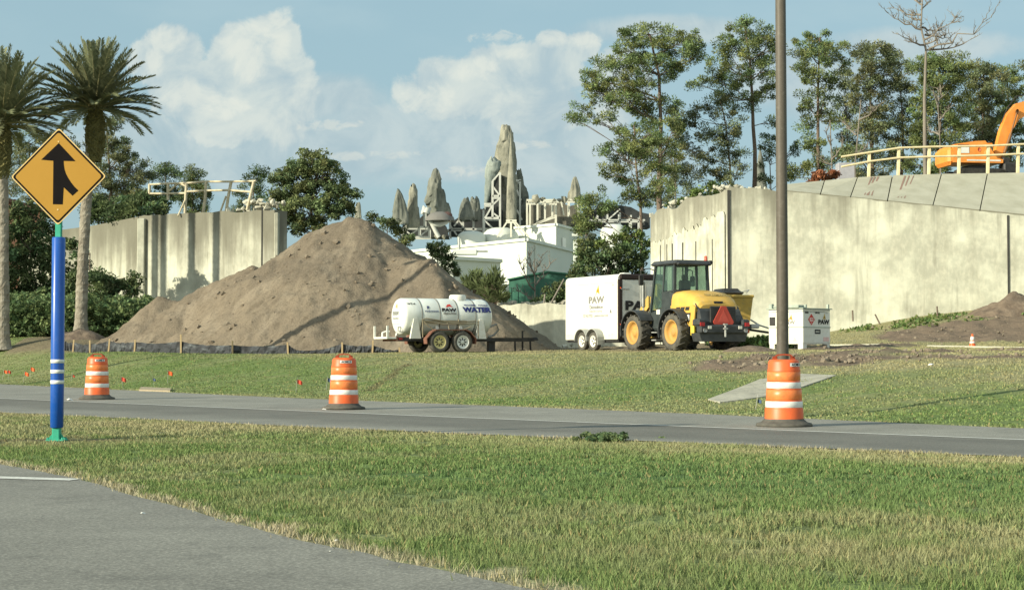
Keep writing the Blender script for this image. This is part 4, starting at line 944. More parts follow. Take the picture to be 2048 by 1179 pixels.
mb.box((.07,0,(z0+z1)/2-.1),(.16,.10,z1-z0-.2), ch=.02); mb.box((Wd-.07,0,(z0+z1)/2-.1),(.16,.10,z1-z0-.2), ch=.02); mb.box((Wd/2,0,z1-.10),(Wd-.12,.11,.21), ch=.05); mb.box((Wd/2,0,z0+.07),(Wd-.1,.10,.16)); mb.build('door_frame', dk, t)
for i in (0,1):
    x0 = .17+i*(Wd-.34)/2; x1 = x0+(Wd-.34)/2-.012; mb = MB(); mb.box(((x0+x1)/2,.0,(z0+.15+z1-.21)/2),(x1-x0,.05,z1-z0-.38), ch=.01); dr = mb.build('rear_door', whitep, t)
    hx = x0+.12 if i == 0 else x1-.12
    for zz in (.75,1.05,2.25): mb = MB(); mb.box((hx-.02*(1-2*i),-.045,zz),(.36,.02,.045)); mb.build('hinge', steel, dr)
    mb = MB(); mb.tube([((x1-.1) if i == 0 else (x0+.1),-.05,.65),((x1-.1) if i == 0 else (x0+.1),-.05,2.45)], .018, 8); mb.build('lock_bar', steel, dr)
lettering('lettering', 'PAW', .44, (Wd/2-.03,-.053,1.63), ex, ez, inkm, t, bold=.022, sx=1.55); lettering('lettering', 'Demolition', .24, (Wd/2-.05,-.053,1.27), ex, ez, inkm, t, bold=.006, sx=1.25)
mb = MB(); mb.box((.42,-.04,1.02),(.36,.01,.19)); lp = mb.build('plate_panel', greyink, t); lettering('lettering', 'LR 262', .13, (.42,-.05,1.02), ex, ez, whitep, lp, bold=.004)
lettering('lettering', 'J-20', .12, (.62,-.053,.68), ex, ez, navy, t, bold=.006)
# side writing: seen from outside, x runs from front (far) to rear (near)
sx_ = (0,-1,0); 
lettering('lettering', 'PAW', .34, (-.014,1.55,1.88), sx_, ez, greyink, body, bold=.012, sx=1.45); lettering('lettering', 'Demolition', .19, (-.014,1.55,1.62), sx_, ez, greyink, body, bold=.001, sx=1.1)
lettering('lettering', 'Total Site Clearing', .12, (-.014,1.6,1.47), sx_, ez, greyink, body); lettering('lettering', '727 462 9752 - pawdemolition.com', .15, (-.014,1.6,1.30), sx_, ez, greyink, body, sx=.85)
lettering('lettering', 'ET4', .09, (-.014,.35,2.40), sx_, ez, greyink, body); logo(body, (-.014,1.46,2.22), sx_, ez, .24)
mb = MB(); mb.bar((-.012,.50,1.40),(-.012,.50,1.50),.05,.02); mb.bar((-.012,.58,1.40),(-.012,.42,1.40),.02,.02); mb.build('side_mark', greyink, body)
alum = mat('mudguard_grey', [(.3,(.30,.31,.28)),(.7,(.42,.43,.39))], scale=5, rough=.5)
wy = (1.42,2.24)
mb = MB()
for y_ in wy:
    for k_ in range(12):
        a0, a1 = math.pi*k_/12, math.pi*(k_+1)/12; r0, r1 = .43, .46
        q = [(math.cos(a)*r, math.sin(a)*r) for a, r in ((a0,r0),(a1,r0),(a1,r1),(a0,r1))]
        if (y_ == wy[0] and q[0][0] > .36 and False): continue
        mb.prism([(y_+p[0], .36+p[1]) for p in q], -.30, .0, 'x')
mb.box((-.15,wy[0]-.44,.36),(.30,.03,.30)); mb.build('mudguard', alum, t)
rimw = plain('rim_cream', (.74,.73,.62), rough=.4)
for y_ in wy:
    wheel(t, (-.14,y_,.345), .345, .20, rimw, .60, side=-1, axis='x', holes=5, tyre=dustrub)
    wheel(t, (Wd+.14,y_,.345), .345, .20, rimw, .60, side=1, axis='x', holes=5, tyre=dustrub)
mb = MB(); mb.box((Wd/2,Ln/2,.37),(Wd-.1,Ln-.1,.12)); mb.bar((.2,Ln,.4),(Wd/2,Ln+1.1,.4),.09); mb.bar((Wd-.2,Ln,.4),(Wd/2,Ln+1.1,.4),.09); mb.build('chassis', blackp, t)
mb = MB(); mb.box((1.05,1.2,z1+.06),(.42,.42,.09), ch=.03, tp=(.8,.8)); mb.build('roof_vent', whitep, t)
mb = MB(); mb.lathe([(.03,0),(.03,-.015),(0,-.02)], 8, 'y', (.07,-.055,.95)); mb.lathe([(.03,0),(.03,-.015),(0,-.02)], 8, 'y', (.07,-.055,2.28)); mb.build('marker_lamp', amber, t)

# ------------------------------------------------------------ wheel loader (x right, y forward)
LX, LY = 5.78, 54.5; lz = g1(LX, LY)
t = thing('wheel_loader', 'yellow and black wheel loader seen from behind with red triangle on its grille', 'wheel loader', (LX, LY, lz), R(27))
rimy = mat('rim_yellow', [(.3,(.40,.24,.075)),(.7,(.56,.31,.07))], scale=5, rough=.65, speck=(8,(.28,.22,.13),.5))
for sx in (-1,1):
    for y_ in (-1.2,1.25): wheel(t, (sx*1.0,y_,.62), .62, .44, rimy, .62, side=sx, axis='x', lug=15, holes=0, dish=1.2, tyre=dustrub)
# rear body: charcoal engine box with yellow hood
mb = MB(); mb.prism([(-2.35,.62),(-2.42,.95),(-2.30,1.30),(-2.05,1.55),(-.55,1.55),(-.55,.62)], -.80, .80, 'x'); mb.build('engine_housing', darkg, t)
# hood: rounded section swept from cab to tail
def hood():
    mb = MB(); secs = []
    for (y_, zt_, w_, zl) in ((-.62,1.98,.80,1.25),(-1.1,2.00,.83,1.22),(-1.6,1.93,.84,1.20),(-1.95,1.80,.83,1.20),(-2.15,1.62,.80,1.25),(-2.22,1.50,.77,1.34)):
        pr = [(-w_-.02,zl),(-w_,zt_-.28),(-w_+.05,zt_-.10),(-w_+.17,zt_-.015),(-w_*.4,zt_+.02),(w_*.4,zt_+.02),(w_-.17,zt_-.015),(w_-.05,zt_-.10),(w_,zt_-.28),(w_+.02,zl)]
        secs.append([(x, y_, z) for x, z in pr])
    n_ = 10
    for a, b_ in zip(secs, secs[1:]): mb.add(a+b_, [(i,i+1,i+1+n_,i+n_) for i in range(n_-1)], True)
    mb.add(secs[0], [tuple(range(n_))]); mb.add(secs[-1], [tuple(range(n_))]); return mb.build('hood', yellow, t)
hd_ = hood()
for sg in (-1,1):
    mb = MB(); x_ = sg*.865
    mb.prism([(-.70,1.30),(-.78,1.20),(-1.15,.82),(-2.0,.80),(-2.12,1.02),(-2.18,1.42),(-2.0,1.50),(-.70,1.50)], x_-.02*sg, x_+.03*sg, 'x'); mb.build('side_panel', yellow, hd_)
    mb = MB(); x_ = sg*.905
    for q in ([(-1.02,1.28),(-1.30,1.12),(-1.30,.98),(-1.10,1.05),(-1.02,1.15)],[(-1.36,1.24),(-1.92,1.24),(-1.86,.96),(-1.36,.92)]):
        mb.prism(q, x_-.012*sg, x_+.006*sg, 'x')
    for k_ in range(3): z_ = 1.34+k_*.0; mb.prism([(-1.0-k_*.30,1.33),(-1.22-k_*.30,1.33),(-1.30-k_*.28,1.44),(-1.08-k_*.28,1.44)], x_-.012*sg, x_+.006*sg, 'x')
    mb.build('side_grille', blackp, hd_)
    mb = MB(); mb.prism([(-1.55,1.18),(-1.86,1.18),(-1.86,1.0),(-1.55,1.0)], x_+.006*sg, x_+.010*sg, 'x'); mb.build('decal', whitep, hd_)
    mb = MB(); mb.box((sg*.88,-2.02,.66),(.05,.20,.30)); mb.build('side_reflector', plain('decal_yellow', (.85,.65,.08), rough=.5), t)
mb = MB(); mb.box((0,-2.20,1.585),(.34,.03,.07)); mb.build('hood_latch', blackp, hd_)
lettering('lettering', 'PAW DEMOLITION', .12, (.12,-1.98,1.83), (1,0,0), (0,.56,.83), plain('hood_ink', (.22,.17,.05), rough=.6), hd_, bold=.002, sx=1.0)
# rear grille, triangle, hitch, lamps
mb = MB(); mb.box((.02,-2.42,1.14),(1.02,.06,.62), ch=.03); gr = mb.build('radiator_grille', blackp, t)
mb = MB()
for k_ in range(9): mb.box((.02,-2.455,.88+k_*.065),(.9,.015,.018))
mb.build('grille_slat', darkg, gr)
mb = MB(); mb.prism([(-.36,.86),(.36,.86),(.40,.94),(.09,1.46),(-.09,1.46),(-.40,.94)], -2.50, -2.475, 'y'); mb.build('warning_triangle', plain('triangle_red', (.52,.075,.05), rough=.55), t)
mb = MB(); mb.prism([(-.22,.93),(.22,.93),(0,1.32)], -2.505, -2.5005, 'y'); mb.build('triangle_centre', plain('triangle_centre', (.60,.10,.07), rough=.5), t)
mb = MB(); mb.box((0,-2.44,.70),(1.9,.26,.30), ch=.05); mb.box((-.86,-2.36,.92),(.30,.40,.22), ch=.04); mb.box((.86,-2.36,.92),(.30,.40,.22), ch=.04); mb.prism([(-.85,.30),(.85,.30),(.95,.58),(-.95,.58)], -2.5, -2.0, 'y'); mb.build('counterweight', darkg, t)
mb = MB(); mb.tube([(0,-2.60,.45),(0,-2.60,.86)], .035, 8); mb.box((0,-2.60,.72),(.14,.10,.05)); mb.box((0,-2.60,.86),(.12,.10,.05)); mb.build('tow_pin', steel, t)
for sg in (-1,1):
    mb = MB(); mb.box((sg*.60,-2.585,.76),(.13,.03,.10)); mb.build('work_lamp', whitep, t)
    mb = MB(); mb.box((sg*.88,-2.575,.86),(.17,.03,.12)); mb.build('tail_lamp', redlens, t)
    mb = MB(); mb.lathe([(.07,-.02),(.07,.0),(0,.005)], 12, 'y', (sg*.80,-2.60,.66)); mb.build('reflector', plain('reflector_grey', (.35,.36,.36), rough=.3), t)
# mudguards
for sg in (-1,1):
    for y_, kk in ((-1.2,'rear_fender'),(1.25,'front_fender')):
        mb = MB(); r0, r1 = .70, .74; a0d, a1d = ((150,-18) if y_ < 0 else (172,20)) 
        if y_ > 0: a0d, a1d = 150, -12
        rng = [R(a0d+(a1d-a0d)*i/14) for i in range(15)]
        # the guard hugs the rear of each wheel (towards -y)
        pr = [(-math.cos(a), math.sin(a)) for a in rng]
        vs = []
        for (c_, s_) in pr:
            for r in (r0, r1):
                for x_ in (sg*.76, sg*1.26): vs.append((x_, y_-c_*-1*r if False else y_+(-c_ if False else c_)*r*-1, .66+s_*r))
        n_ = len(pr); fs = []
        for i in range(n_-1):
            b0, b1 = i*4, (i+1)*4; fs += [(b0,b0+1,b1+1,b1),(b0+2,b1+2,b1+3,b0+3),(b0,b1,b1+2,b0+2),(b0+1,b0+3,b1+3,b1+1)]
        fs += [(0,2,3,1),((n_-1)*4,(n_-1)*4+1,(n_-1)*4+3,(n_-1)*4+2)]
        mb.add(vs, fs); mb.build(kk, darkg, t)
mb = MB(); mb.box((0,.0,.62),(.9,1.7,.5)); mb.box((0,1.35,.72),(.85,1.1,.45)); mb.build('chassis', blackp, t)
for y_ in (-1.2,1.25): mb = MB(); mb.tube([(-.9,y_,.62),(.9,y_,.62)], .13, 10); mb.build('axle', blackp, t)
# cab
cabf = mat('cab_frame', [(.3,(.028,.036,.036)),(.7,(.055,.066,.065))], scale=4, rough=.45)
yb_, yf_, xw = -.62, .72, .70; zb_, zr_ = 1.15, 3.02
mb = MB()
cor = {(-1,-1):((-.70,yb_,zb_),(-.64,yb_+.04,zr_-.12)), (1,-1):((.70,yb_,zb_),(.64,yb_+.04,zr_-.12)), (-1,1):((-.72,yf_+.12,zb_),(-.62,yf_-.08,zr_-.12)), (1,1):((.72,yf_+.12,zb_),(.62,yf_-.08,zr_-.12))}
for a, b_ in cor.values(): mb.bar(a, b_, .085)
for sg in (-1,1): mb.bar((sg*.71,.10,zb_),(sg*.64,.05,zr_-.12), .07); mb.bar((sg*.70,yb_,2.02),(sg*.71,.1,1.95), .06)
mb.bar((-.68,yb_,2.0),(.68,yb_,2.0),.10); mb.bar((-.70,yf_+.1,1.35),(.70,yf_+.1,1.35),.10); mb.bar((.22,yb_+.02,2.0),(.20,yb_+.04,2.92),.05)
mb.prism([(-.66,.62),(-.62,1.95),(.10,1.95),(.10,.62)], -.735, -.70, 'x'); mb.prism([(-.66,.62),(-.62,1.95),(.10,1.95),(.10,.62)], .70, .735, 'x')
mb.prism([(.10,.75),(.10,1.45),(.80,1.30),(.70,.75)], -.735, -.70, 'x'); mb.prism([(.10,.75),(.10,1.45),(.80,1.30),(.70,.75)], .70, .735, 'x')
mb.box((0,0,.95),(1.38,1.4,.5)); cab = mb.build('cab', cabf, t)
mb = MB(); mb.box((0,.02,zr_-.05),(1.50,1.62,.16), ch=.05, tp=(.94,.94)); mb.box((0,-.76,zr_-.10),(1.36,.14,.10), ch=.03); mb.build('cab_roof', darkg, cab)
for nm, q in (('rear_window', [(-.62,yb_+.0,2.07),(.62,yb_+.0,2.07),(.58,yb_+.03,2.90),(-.58,yb_+.03,2.90)]), ('front_window', [(-.64,yf_+.10,1.42),(.64,yf_+.10,1.42),(.58,yf_-.06,2.90),(-.58,yf_-.06,2.90)]),
              ('side_window', [(-.70,.14,1.5),(-.70,yf_+.07,1.36),(-.61,yf_-.08,2.88),(-.63,.09,2.88)]), ('side_window', [(-.69,.06,2.02),(-.69,yb_+.05,2.05),(-.63,yb_+.07,2.88),(-.63,.02,2.88)]),
              ('side_window', [(.70,.14,1.5),(.70,yf_+.07,1.36),(.61,yf_-.08,2.88),(.63,.09,2.88)]), ('side_window', [(.69,.06,2.02),(.69,yb_+.05,2.05),(.63,yb_+.07,2.88),(.63,.02,2.88)])):
    mb = MB(); mb.add(q, [(0,1,2,3)]); mb.build(nm, glass, cab)
mb = MB(); mb.box((-.02,.02,1.62),(.50,.46,.16), ch=.04); mb.box((-.02,-.22,2.0),(.46,.14,.78), ch=.05); mb.box((-.02,-.24,2.48),(.26,.10,.20), ch=.04); mb.build('seat', blackp, cab)
mb = MB(); mb.bar((0,.55,1.2),(0,.42,1.85),.07); mb.lathe([(.17,-.01),(.19,.0),(.17,.01)], 16, 'y', (0,.40,1.90)); mb.build('steering_column', blackp, cab)
mb = MB(); mb.lathe([(.06,zr_+.02),(.06,zr_+.05),(.055,zr_+.17),(.03,zr_+.20),(0,zr_+.20)], 12, c=(.62,-.55,0)); mb.build('beacon', plain('beacon_red', (.62,.12,.07), rough=.3), cab)
mb = MB(); mb.box((.70,-.72,zr_-.03),(.16,.12,.13), ch=.03); mb.build('work_lamp', blackp, cab)
for sg in (-1,1):
    mb = MB(); mb.tube([(sg*.64,.60,2.72),(sg*.80,.78,2.82),(sg*1.05,.92,2.78),(sg*1.05,.92,2.55)], .018, 6); mb.box((sg*1.05,.92,2.42),(.20,.07,.36), ch=.03); mb.build('mirror', blackp, cab)
mb = MB(); mb.box((-.738,.32,1.32),(.01,.22,.16)); mb.build('door_decal', whitep, cab)
mb = MB(); mb.box((-.95,-.02,.62),(.34,.34,.04)); mb.box((-.95,.0,.36),(.34,.3,.04)); mb.build('step', steel, t)
# lift arm, linkage, quick hitch
mb = MB(); arm = [(.75,1.15),(1.15,1.85),(1.45,1.90),(1.95,1.45),(2.45,.75),(2.65,.62),(2.60,.45),(2.35,.55),(1.75,1.20),(1.40,1.50),(1.25,1.45),(1.0,.95),(.8,.85)]
for sg in (-1,1): mb.prism(arm, sg*.42-.05, sg*.42+.05, 'x')
mb.box((0,2.35,.70),(.85,.12,.14)); mb.build('lift_arm', dyellow, t)
mb = MB(); mb.prism([(1.25,1.75),(1.42,2.30),(1.62,2.35),(1.95,1.30),(1.80,1.22),(1.52,1.95)], -.10, .10, 'x'); mb.build('bell_crank', dyellow, t)
mb = MB(); mb.prism([(.7,.6),(.7,1.45),(1.2,1.30),(1.55,.95),(1.55,.6)], -.36, .36, 'x'); mb.build('front_frame', yellow, t)
for sg in (-1,1): mb = MB(); mb.tube([(sg*.30,.8,.9),(sg*.34,1.7,1.30)], .055, 8); mb.build('lift_cylinder', blackp, t)
mb = MB(); mb.tube([(-.05,.9,1.55),(-.02,1.5,2.1)], .05, 8); mb.build('tilt_cylinder', blackp, t)
mb = MB(); mb.box((0,2.72,.5),(1.15,.10,.65), ch=.02); mb.build('quick_hitch', blackp, t)
# light on a stalk beside the front frame
mb = MB(); mb.tube([(-.72,1.30,1.1),(-.72,1.30,2.35)], .03, 8); mb.box((-.72,1.30,1.95),(.12,.10,.9), ch=.02); mb.build('guard_post', steel, t)

# ------------------------------------------------------------ yellow hopper machine behind the loader
hx, hy = XP(1459,57.6), 57.6; hz = g1(hx, hy)
t = thing('hopper_machine', 'yellow hopper-bodied machine with a black cover behind the loader', 'machine', (hx, hy, hz), R(14))
def frus(z0, z1, a0, a1, b0, b1, ch=.0):
    mb = MB(); vs = [(-a0,-b0,z0),(a0,-b0,z0),(a0,b0,z0),(-a0,b0,z0),(-a1,-b1,z1),(a1,-b1,z1),(a1,b1,z1),(-a1,b1,z1)]
    mb.add(vs, [(3,2,1,0),(4,5,6,7),(0,1,5,4),(1,2,6,5),(2,3,7,6),(3,0,4,7)]); return mb
bd = frus(.98,1.84,.50,.56,.7,.85).build('hopper_body', dyellow, t)
mb = MB(); mb.box((0,0,1.88),(1.18,1.78,.10), ch=.02); mb.build('hopper_rim', dyellow, bd)
mb = MB(); mb.box((-.12,0,2.05),(.92,1.3,.24), ch=.08, tp=(.75,.8)); mb.build('cover', blackp, t)
mb = MB(); mb.box((-.30,-.80,1.42),(.34,.05,.20), rx=-.08); bdg = mb.build('badge', blackp, bd); lettering('lettering', 'CAT', .13, (-.30,-.845,1.42), ex, (0,-.08,1), yellow, bdg, bold=.004)
mb = MB(); mb.tube([(.45,-.5,2.02),(.55,-.5,2.12),(.62,.1,2.10),(.55,.6,2.02)], .02, 6); mb.build('hand_rail', steel, t)
mb = MB(); mb.box((0,0,.80),(.9,1.9,.16)); mb.bar((.4,-.1,.75),(1.7,-.4,.55),.10,.08); mb.box((.25,-.6,.62),(.2,.3,.45)); mb.build('chassis', blackp, t)
mb = MB(); mb.tube([(.5,-.75,1.05),(.9,-.6,.86),(1.5,-.5,.70)], .03, 6); mb.build('tow_rail', steel, t)
mb = MB(); mb.box((.68,-.62,.82),(.34,.26,.16), ch=.03); mb.build('battery_box', plain('box_grey', (.50,.50,.46), rough=.5), t)
mb = MB(); mb.box((.36,-.82,.70),(.12,.12,.26), ch=.03); mb.build('lamp_cluster', amber, t)
for sx in (-1,1): wheel(t, (sx*.52,.2,.33), .33, .22, rimy, .55, side=sx, axis='x', holes=0, tyre=rubber)

# ------------------------------------------------------------ white fuel cube
fx, fy = XP(1606,52.0), 52.0; fz = g1(fx+.2, fy+.6); fr = R(44)
t = thing('fuel_tank', 'white boxy fuel tank with a red diamond placard right of the lamp post', 'fuel tank', (fx, fy, fz), fr)
A, B, Hh = 1.52, 1.38, 1.28
mb = MB(); mb.box((A/2,B/2,.72),(A,B,1.02), ch=.015); mb.box((A/2,B/2,.205),(A-.02,B-.02,.05)); mb.box((A/2,B/2,Hh),(A,B,.08), ch=.01); bdy = mb.build('tank_body', whitep, t)
mb = MB()
for x_ in (.12,A-.08):
    for y_ in (.12,B-.12): mb.box((x_,y_,.10),(.20 if x_ < .5 else .12,.20,.20))
mb.build('foot', whitep, t)
grt = mat('green_grey_trim', [(.3,(.26,.31,.25)),(.7,(.40,.45,.38))], scale=5, rough=.6)
mb = MB(); mb.box((A/2,-.006,.73),(A+.03,.016,.03)); mb.box((-.006,B/2,.73),(.016,B+.03,.03)); mb.build('seam_flange', grt, bdy)
mb = MB(); mb.box((A/2,B/2,Hh+.055),(A+.12,B+.10,.035)); mb.box((A-.1,.02,Hh+.13),(.07,.07,.16)); mb.box((.06,.35,Hh+.12),(.34,.5,.10), ch=.02); mb.tube([(.05,.3,Hh+.12),(.05,B,Hh+.12)], .03, 8); mb.box((.02,B-.1,Hh+.14),(.12,.12,.16)); mb.tube([(.42,.2,Hh+.05),(.42,.2,Hh+.19)], .05, 8); mb.build('top_fittings', grt, t)
mb = MB(); c_ = (.46,.98); s_ = .185; mb.prism([(c_[0]-s_,c_[1]),(c_[0],c_[1]-s_),(c_[0]+s_,c_[1]),(c_[0],c_[1]+s_)], -.008, -.002, 'y'); pl = mb.build('placard', redp, bdy)
mb = MB(); mb.prism([(c_[0]-.10,c_[1]-.055),(c_[0]+.10,c_[1]-.055),(c_[0]+.10,c_[1]+.055),(c_[0]-.10,c_[1]+.055)], -.011, -.0085, 'y'); mb.build('placard_panel', plain('placard_pink', (.72,.60,.55), rough=.6), pl)
lettering('lettering', '1993', .08, (c_[0],-.013,c_[1]), ex, ez, redp, pl, bold=.002); lettering('lettering', '3', .08, (c_[0],-.010,c_[1]-.115), ex, ez, whitep, pl, bold=.002)
lettering('lettering', 'PAW', .19, (1.14,-.010,.90), ex, ez, inkm, bdy, bold=.010, sx=1.45); logo(bdy, (1.16,-.010,1.05), ex, ez, .15, dyellow)
lettering('lettering', 'DIESEL', .07, (.20,-.010,1.20), ex, ez, inkm, bdy, bold=.004); lettering('lettering', '550 GAL', .07, (.80,-.010,1.20), ex, ez, inkm, bdy, bold=.004); lettering('lettering', 'FT-1', .07, (1.32,-.010,1.20), ex, ez, greyink, bdy)
mb = MB(); mb.box((.80,-.008,.63),(.30,.012,.05)); mb.box((.80,-.008,.54),(.30,.012,.05)); mb.box((.665,-.008,.585),(.03,.012,.08)); mb.box((.935,-.008,.585),(.03,.012,.08)); mb.build('black_label', inkm, bdy)
mb = MB(); mb.box((1.28,-.006,.34),(.30,.008,.14)); mb.build('faded_sticker', plain('faded_pink', (.72,.50,.45), rough=.7), bdy)
mb = MB(); mb.prism([(.25,.26),(.42,.26),(.335,.42)], -.008, -.002, 'x'); mb.build('hazard_sticker', MATS['faded_pink'], bdy)
lettering('lettering', 'PAW', .17, (-.010,.55,.88), (0,-1,0), ez, greyink, bdy, bold=.003, sx=1.2); logo(bdy, (-.010,.50,1.02), (0,-1,0), ez, .14, dyellow)
mb = MB(); mb.box((-.01,1.22,.93),(.02,.22,.28)); mb.build('control_panel', blackp, bdy)
# ------------------------------------------------------------ foliage
def leafmat(name, a, b, tr=.25):
    return mat(name, [(.3, a), (.7, b)], scale=.9, rough=.65, attr='col', spec=.2, trans=tr)
PINE = leafmat('pine_needles', (.122,.165,.060), (.215,.260,.102))
PINED = leafmat('pine_needles_dull', (.128,.152,.072), (.215,.240,.122))
DARKG = leafmat('dark_foliage', (.070,.110,.046), (.140,.185,.078))
OAKG = leafmat('oak_foliage', (.100,.135,.055), (.175,.210,.088))
SHRUB = leafmat('shrub_foliage', (.09,.14,.040), (.165,.22,.07))
BARK = mat('pine_bark', [(.3,(.10,.075,.055)),(.7,(.21,.165,.125))], scale=3, rough=.95, sc=(1,1,.25), bump=.6)
PBARK = mat('pale_bark', [(.3,(.15,.135,.11)),(.7,(.25,.225,.185))], scale=3, rough=.95, sc=(1,1,.25))
def leaves(name, cen, rad, per, ln, wd, m, parent, flat=.65, needle=True, vary=.45):
    """leaf-sized quads round each clump centre"""
    cen = np.asarray(cen, float); rad = np.asarray(rad, float); n = len(cen)*per
    ci = np.repeat(np.arange(len(cen)), per); d = RNG.normal(size=(n,3)); d /= np.linalg.norm(d, axis=1)[:,None]
    rr = rad[ci]*RNG.uniform(0,1,n)**.42
    p = cen[ci]+d*rr[:,None]*np.array((1,1,flat))
    if needle: ax = d+RNG.normal(size=(n,3))*.45+np.array((0,0,.35))
    else: ax = RNG.normal(size=(n,3))
    ax /= np.linalg.norm(ax, axis=1)[:,None]
    sd = np.cross(ax, RNG.normal(size=(n,3))); sd /= np.linalg.norm(sd, axis=1)[:,None]
    l = ln*RNG.uniform(.6,1.4,n)[:,None]; w_ = wd*RNG.uniform(.6,1.4,n)[:,None]
    V = np.stack([p-ax*l/2-sd*w_/2*.5, p-ax*l*.1+sd*w_/2*-1, p+ax*l/2, p+ax*l*.1+sd*w_/2], 1)
    cb = (1+(RNG.uniform(-1,1,len(cen))*vary))[ci]*RNG.uniform(.7,1.3,n)
    hue = RNG.uniform(-.15,.15,len(cen))[ci]
    c = np.stack([cb*(1+hue), cb, cb*(1-hue*.5)], -1); c = np.repeat(c[:,None,:], 4, 1)
    return npobj(name, V.reshape(-1,3), np.arange(n*4).reshape(-1,4), m, parent, col=c.reshape(-1,3))
def wig(a, b, n=5, amp=.1, up=0.0):
    a, b = Vector(a), Vector(b); L_ = (b-a).length; out = []
    for i in range(n+1):
        f = i/n; p = a.lerp(b, f); k = math.sin(math.pi*f)
        p += Vector((random.uniform(-1,1), random.uniform(-1,1), random.uniform(-1,1)))*amp*L_*k*.5+Vector((0,0,up*L_*k)); out.append(p)
    return out
def tree(name, label, Yd, trunk, blobs, r0=.22, m=PINE, bark=BARK, dens=1.0, ln=.17, wd=.058, per=115, puff=.46, group=None, needle=True, cat='tree', zb=None, twigs=.4, depth=1.0, vary=.45, flat=.72, grow=1.1):
    """trunk: [(px,py)...] from low to high at depth Yd; blobs: (px,py,rx,ry) crown masses"""
    s = F/Yd; bx = XP(trunk[0][0], Yd); z0 = zb if zb is not None else g1(bx, Yd)
    t = thing(name, label, cat, (bx, Yd, z0), 0, group); O = Vector((bx, Yd, z0))
    tp = [Vector((0,0,-.1))]+[P(x, y, Yd)-O for x, y in trunk if P(x, y, Yd).z > z0+.3]
    fine = []
    for a, b in zip(tp, tp[1:]): fine += wig(a, b, max(2, int((b-a).length/1.6)), .03)[:-1]
    fine.append(tp[-1]); H = max(.1, tp[-1].z)
    mb = MB(); mb.tube(fine, [max(.03, r0*(1-.80*max(0,p.z)/H)) for p in fine], 9)
    cen, rad = [], []
    for (px, py, rx, ry) in blobs:
        c = P(px, py, Yd)-O; ax, az = rx*grow/s, ry*(grow*1.12)/s; ay = min(ax, 2.6)*depth; c.y += random.uniform(-.5,.5)*ay
        # limb from the trunk, leaving below the mass it carries
        zt = min(max(c.z-abs(c.x-tp[-1].x)*.45-az*.4, H*.22), H-.2); q = min(fine, key=lambda p: abs(p.z-zt))
        lr = max(.025, r0*.36*(ax*az)**.25*.6)
        limb = wig(q, c, 5, .10, -.04); mb.tube(limb, [lr*(1-.7*i/5) for i in range(6)], 6, cap=False)
        n = max(4, int(dens*ax*az*3.9/(puff*puff)))
        for k_ in range(n):
            d = Vector((random.gauss(0,1), random.gauss(0,1), random.gauss(0,1))).normalized()*random.random()**.33
            p = c+Vector((d.x*ax, d.y*ay, d.z*az)); cen.append(p); rad.append(puff*random.uniform(.55,1.25))
            if random.random() < twigs: mb.tube(wig(limb[random.choice((2,3,4,5))], p, 3, .12), [.025,.02,.015,.01], 4, cap=False)
    mb.build('trunk', bark, t)
    leaves('crown', cen, rad, per, ln, wd, m, t, needle=needle, vary=vary, flat=flat); return t
PG = 'tall pines behind the right-hand wall'
tree('pine_tree','tall broad pine with layered crown, nearest left of the lamp post cluster',97,[(1318,470),(1318,380),(1322,250),(1318,150),(1300,70)],
     [(1300,68,42,20),(1345,95,40,24),(1262,100,42,28),(1385,78,32,20),(1225,140,44,30),(1290,140,52,32),(1390,115,26,18),(1195,178,34,24),(1245,195,44,26),(1165,222,24,14),(1150,240,14,8),(1350,140,30,22),(1340,210,30,16),(1180,150,14,12),(1205,235,22,12),(1270,190,26,20),(1290,225,30,20),(1345,255,20,20),(1290,290,26,20),(1345,300,20,16),(1330,345,22,16),(1250,60,16,10)], r0=.27, group=PG)
tree('pine_tree','lower dark pine with one arched limb at the left end of the wing wall',92,[(1283,480),(1281,400),(1272,330),(1268,250)],
     [(1270,270,38,22),(1305,262,22,18),(1240,300,30,22),(1290,305,40,26),(1212,300,14,12),(1262,345,34,20),(1222,340,20,16),(1310,345,22,22),(1185,390,24,18),(1215,415,20,14),(1168,400,14,10),(1255,400,20,18),(1290,390,26,20),(1180,430,30,22),(1160,455,18,20),(1325,380,18,14)], r0=.16, group=PG)
tree('pine_tree','tall pine with open domed crown just left of the lamp post',101,[(1508,400),(1510,300),(1505,200),(1500,120),(1490,50)],
     [(1485,52,32,18),(1520,70,36,24),(1455,85,26,20),(1545,95,24,24),(1490,105,42,26),(1450,125,30,20),(1530,135,34,26),(1475,160,44,24),(1425,150,26,16),(1400,165,20,12),(1540,185,24,20),(1500,205,28,18),(1455,200,30,18),(1540,240,14,12)], r0=.24, group=PG, m=PINE, dens=.85)
tree('pine_tree','thin layered pine between the two tall ones behind the wing wall',99,[(1462,420),(1460,330),(1452,250),(1440,200)],
     [(1440,215,34,20),(1400,235,32,22),(1470,250,24,24),(1425,270,30,24),(1380,262,20,16),(1455,300,26,24),(1400,310,26,18),(1370,300,18,18),(1480,330,20,26),(1430,345,26,26),(1390,350,20,14),(1460,365,26,20),(1420,385,30,14),(1360,340,14,14),(1370,385,22,14)], r0=.15, group=PG, m=PINED, dens=.8)
tree('pine_tree','slender pine with dark ragged crown just right of the lamp post',100,[(1637,420),(1636,300),(1636,180),(1640,75)],
     [(1640,78,30,18),(1608,100,26,20),(1668,100,26,20),(1640,120,38,22),(1598,135,20,16),(1688,128,16,14),(1630,160,36,22),(1672,165,22,18),(1610,200,24,16),(1650,205,30,20),(1620,245,22,18),(1660,245,22,16),(1640,285,24,16),(1612,280,14,14),(1600,330,24,18),(1650,325,22,22),(1690,300,22,22),(1590,350,16,10)], r0=.21, group=PG, m=PINE, dens=.9)
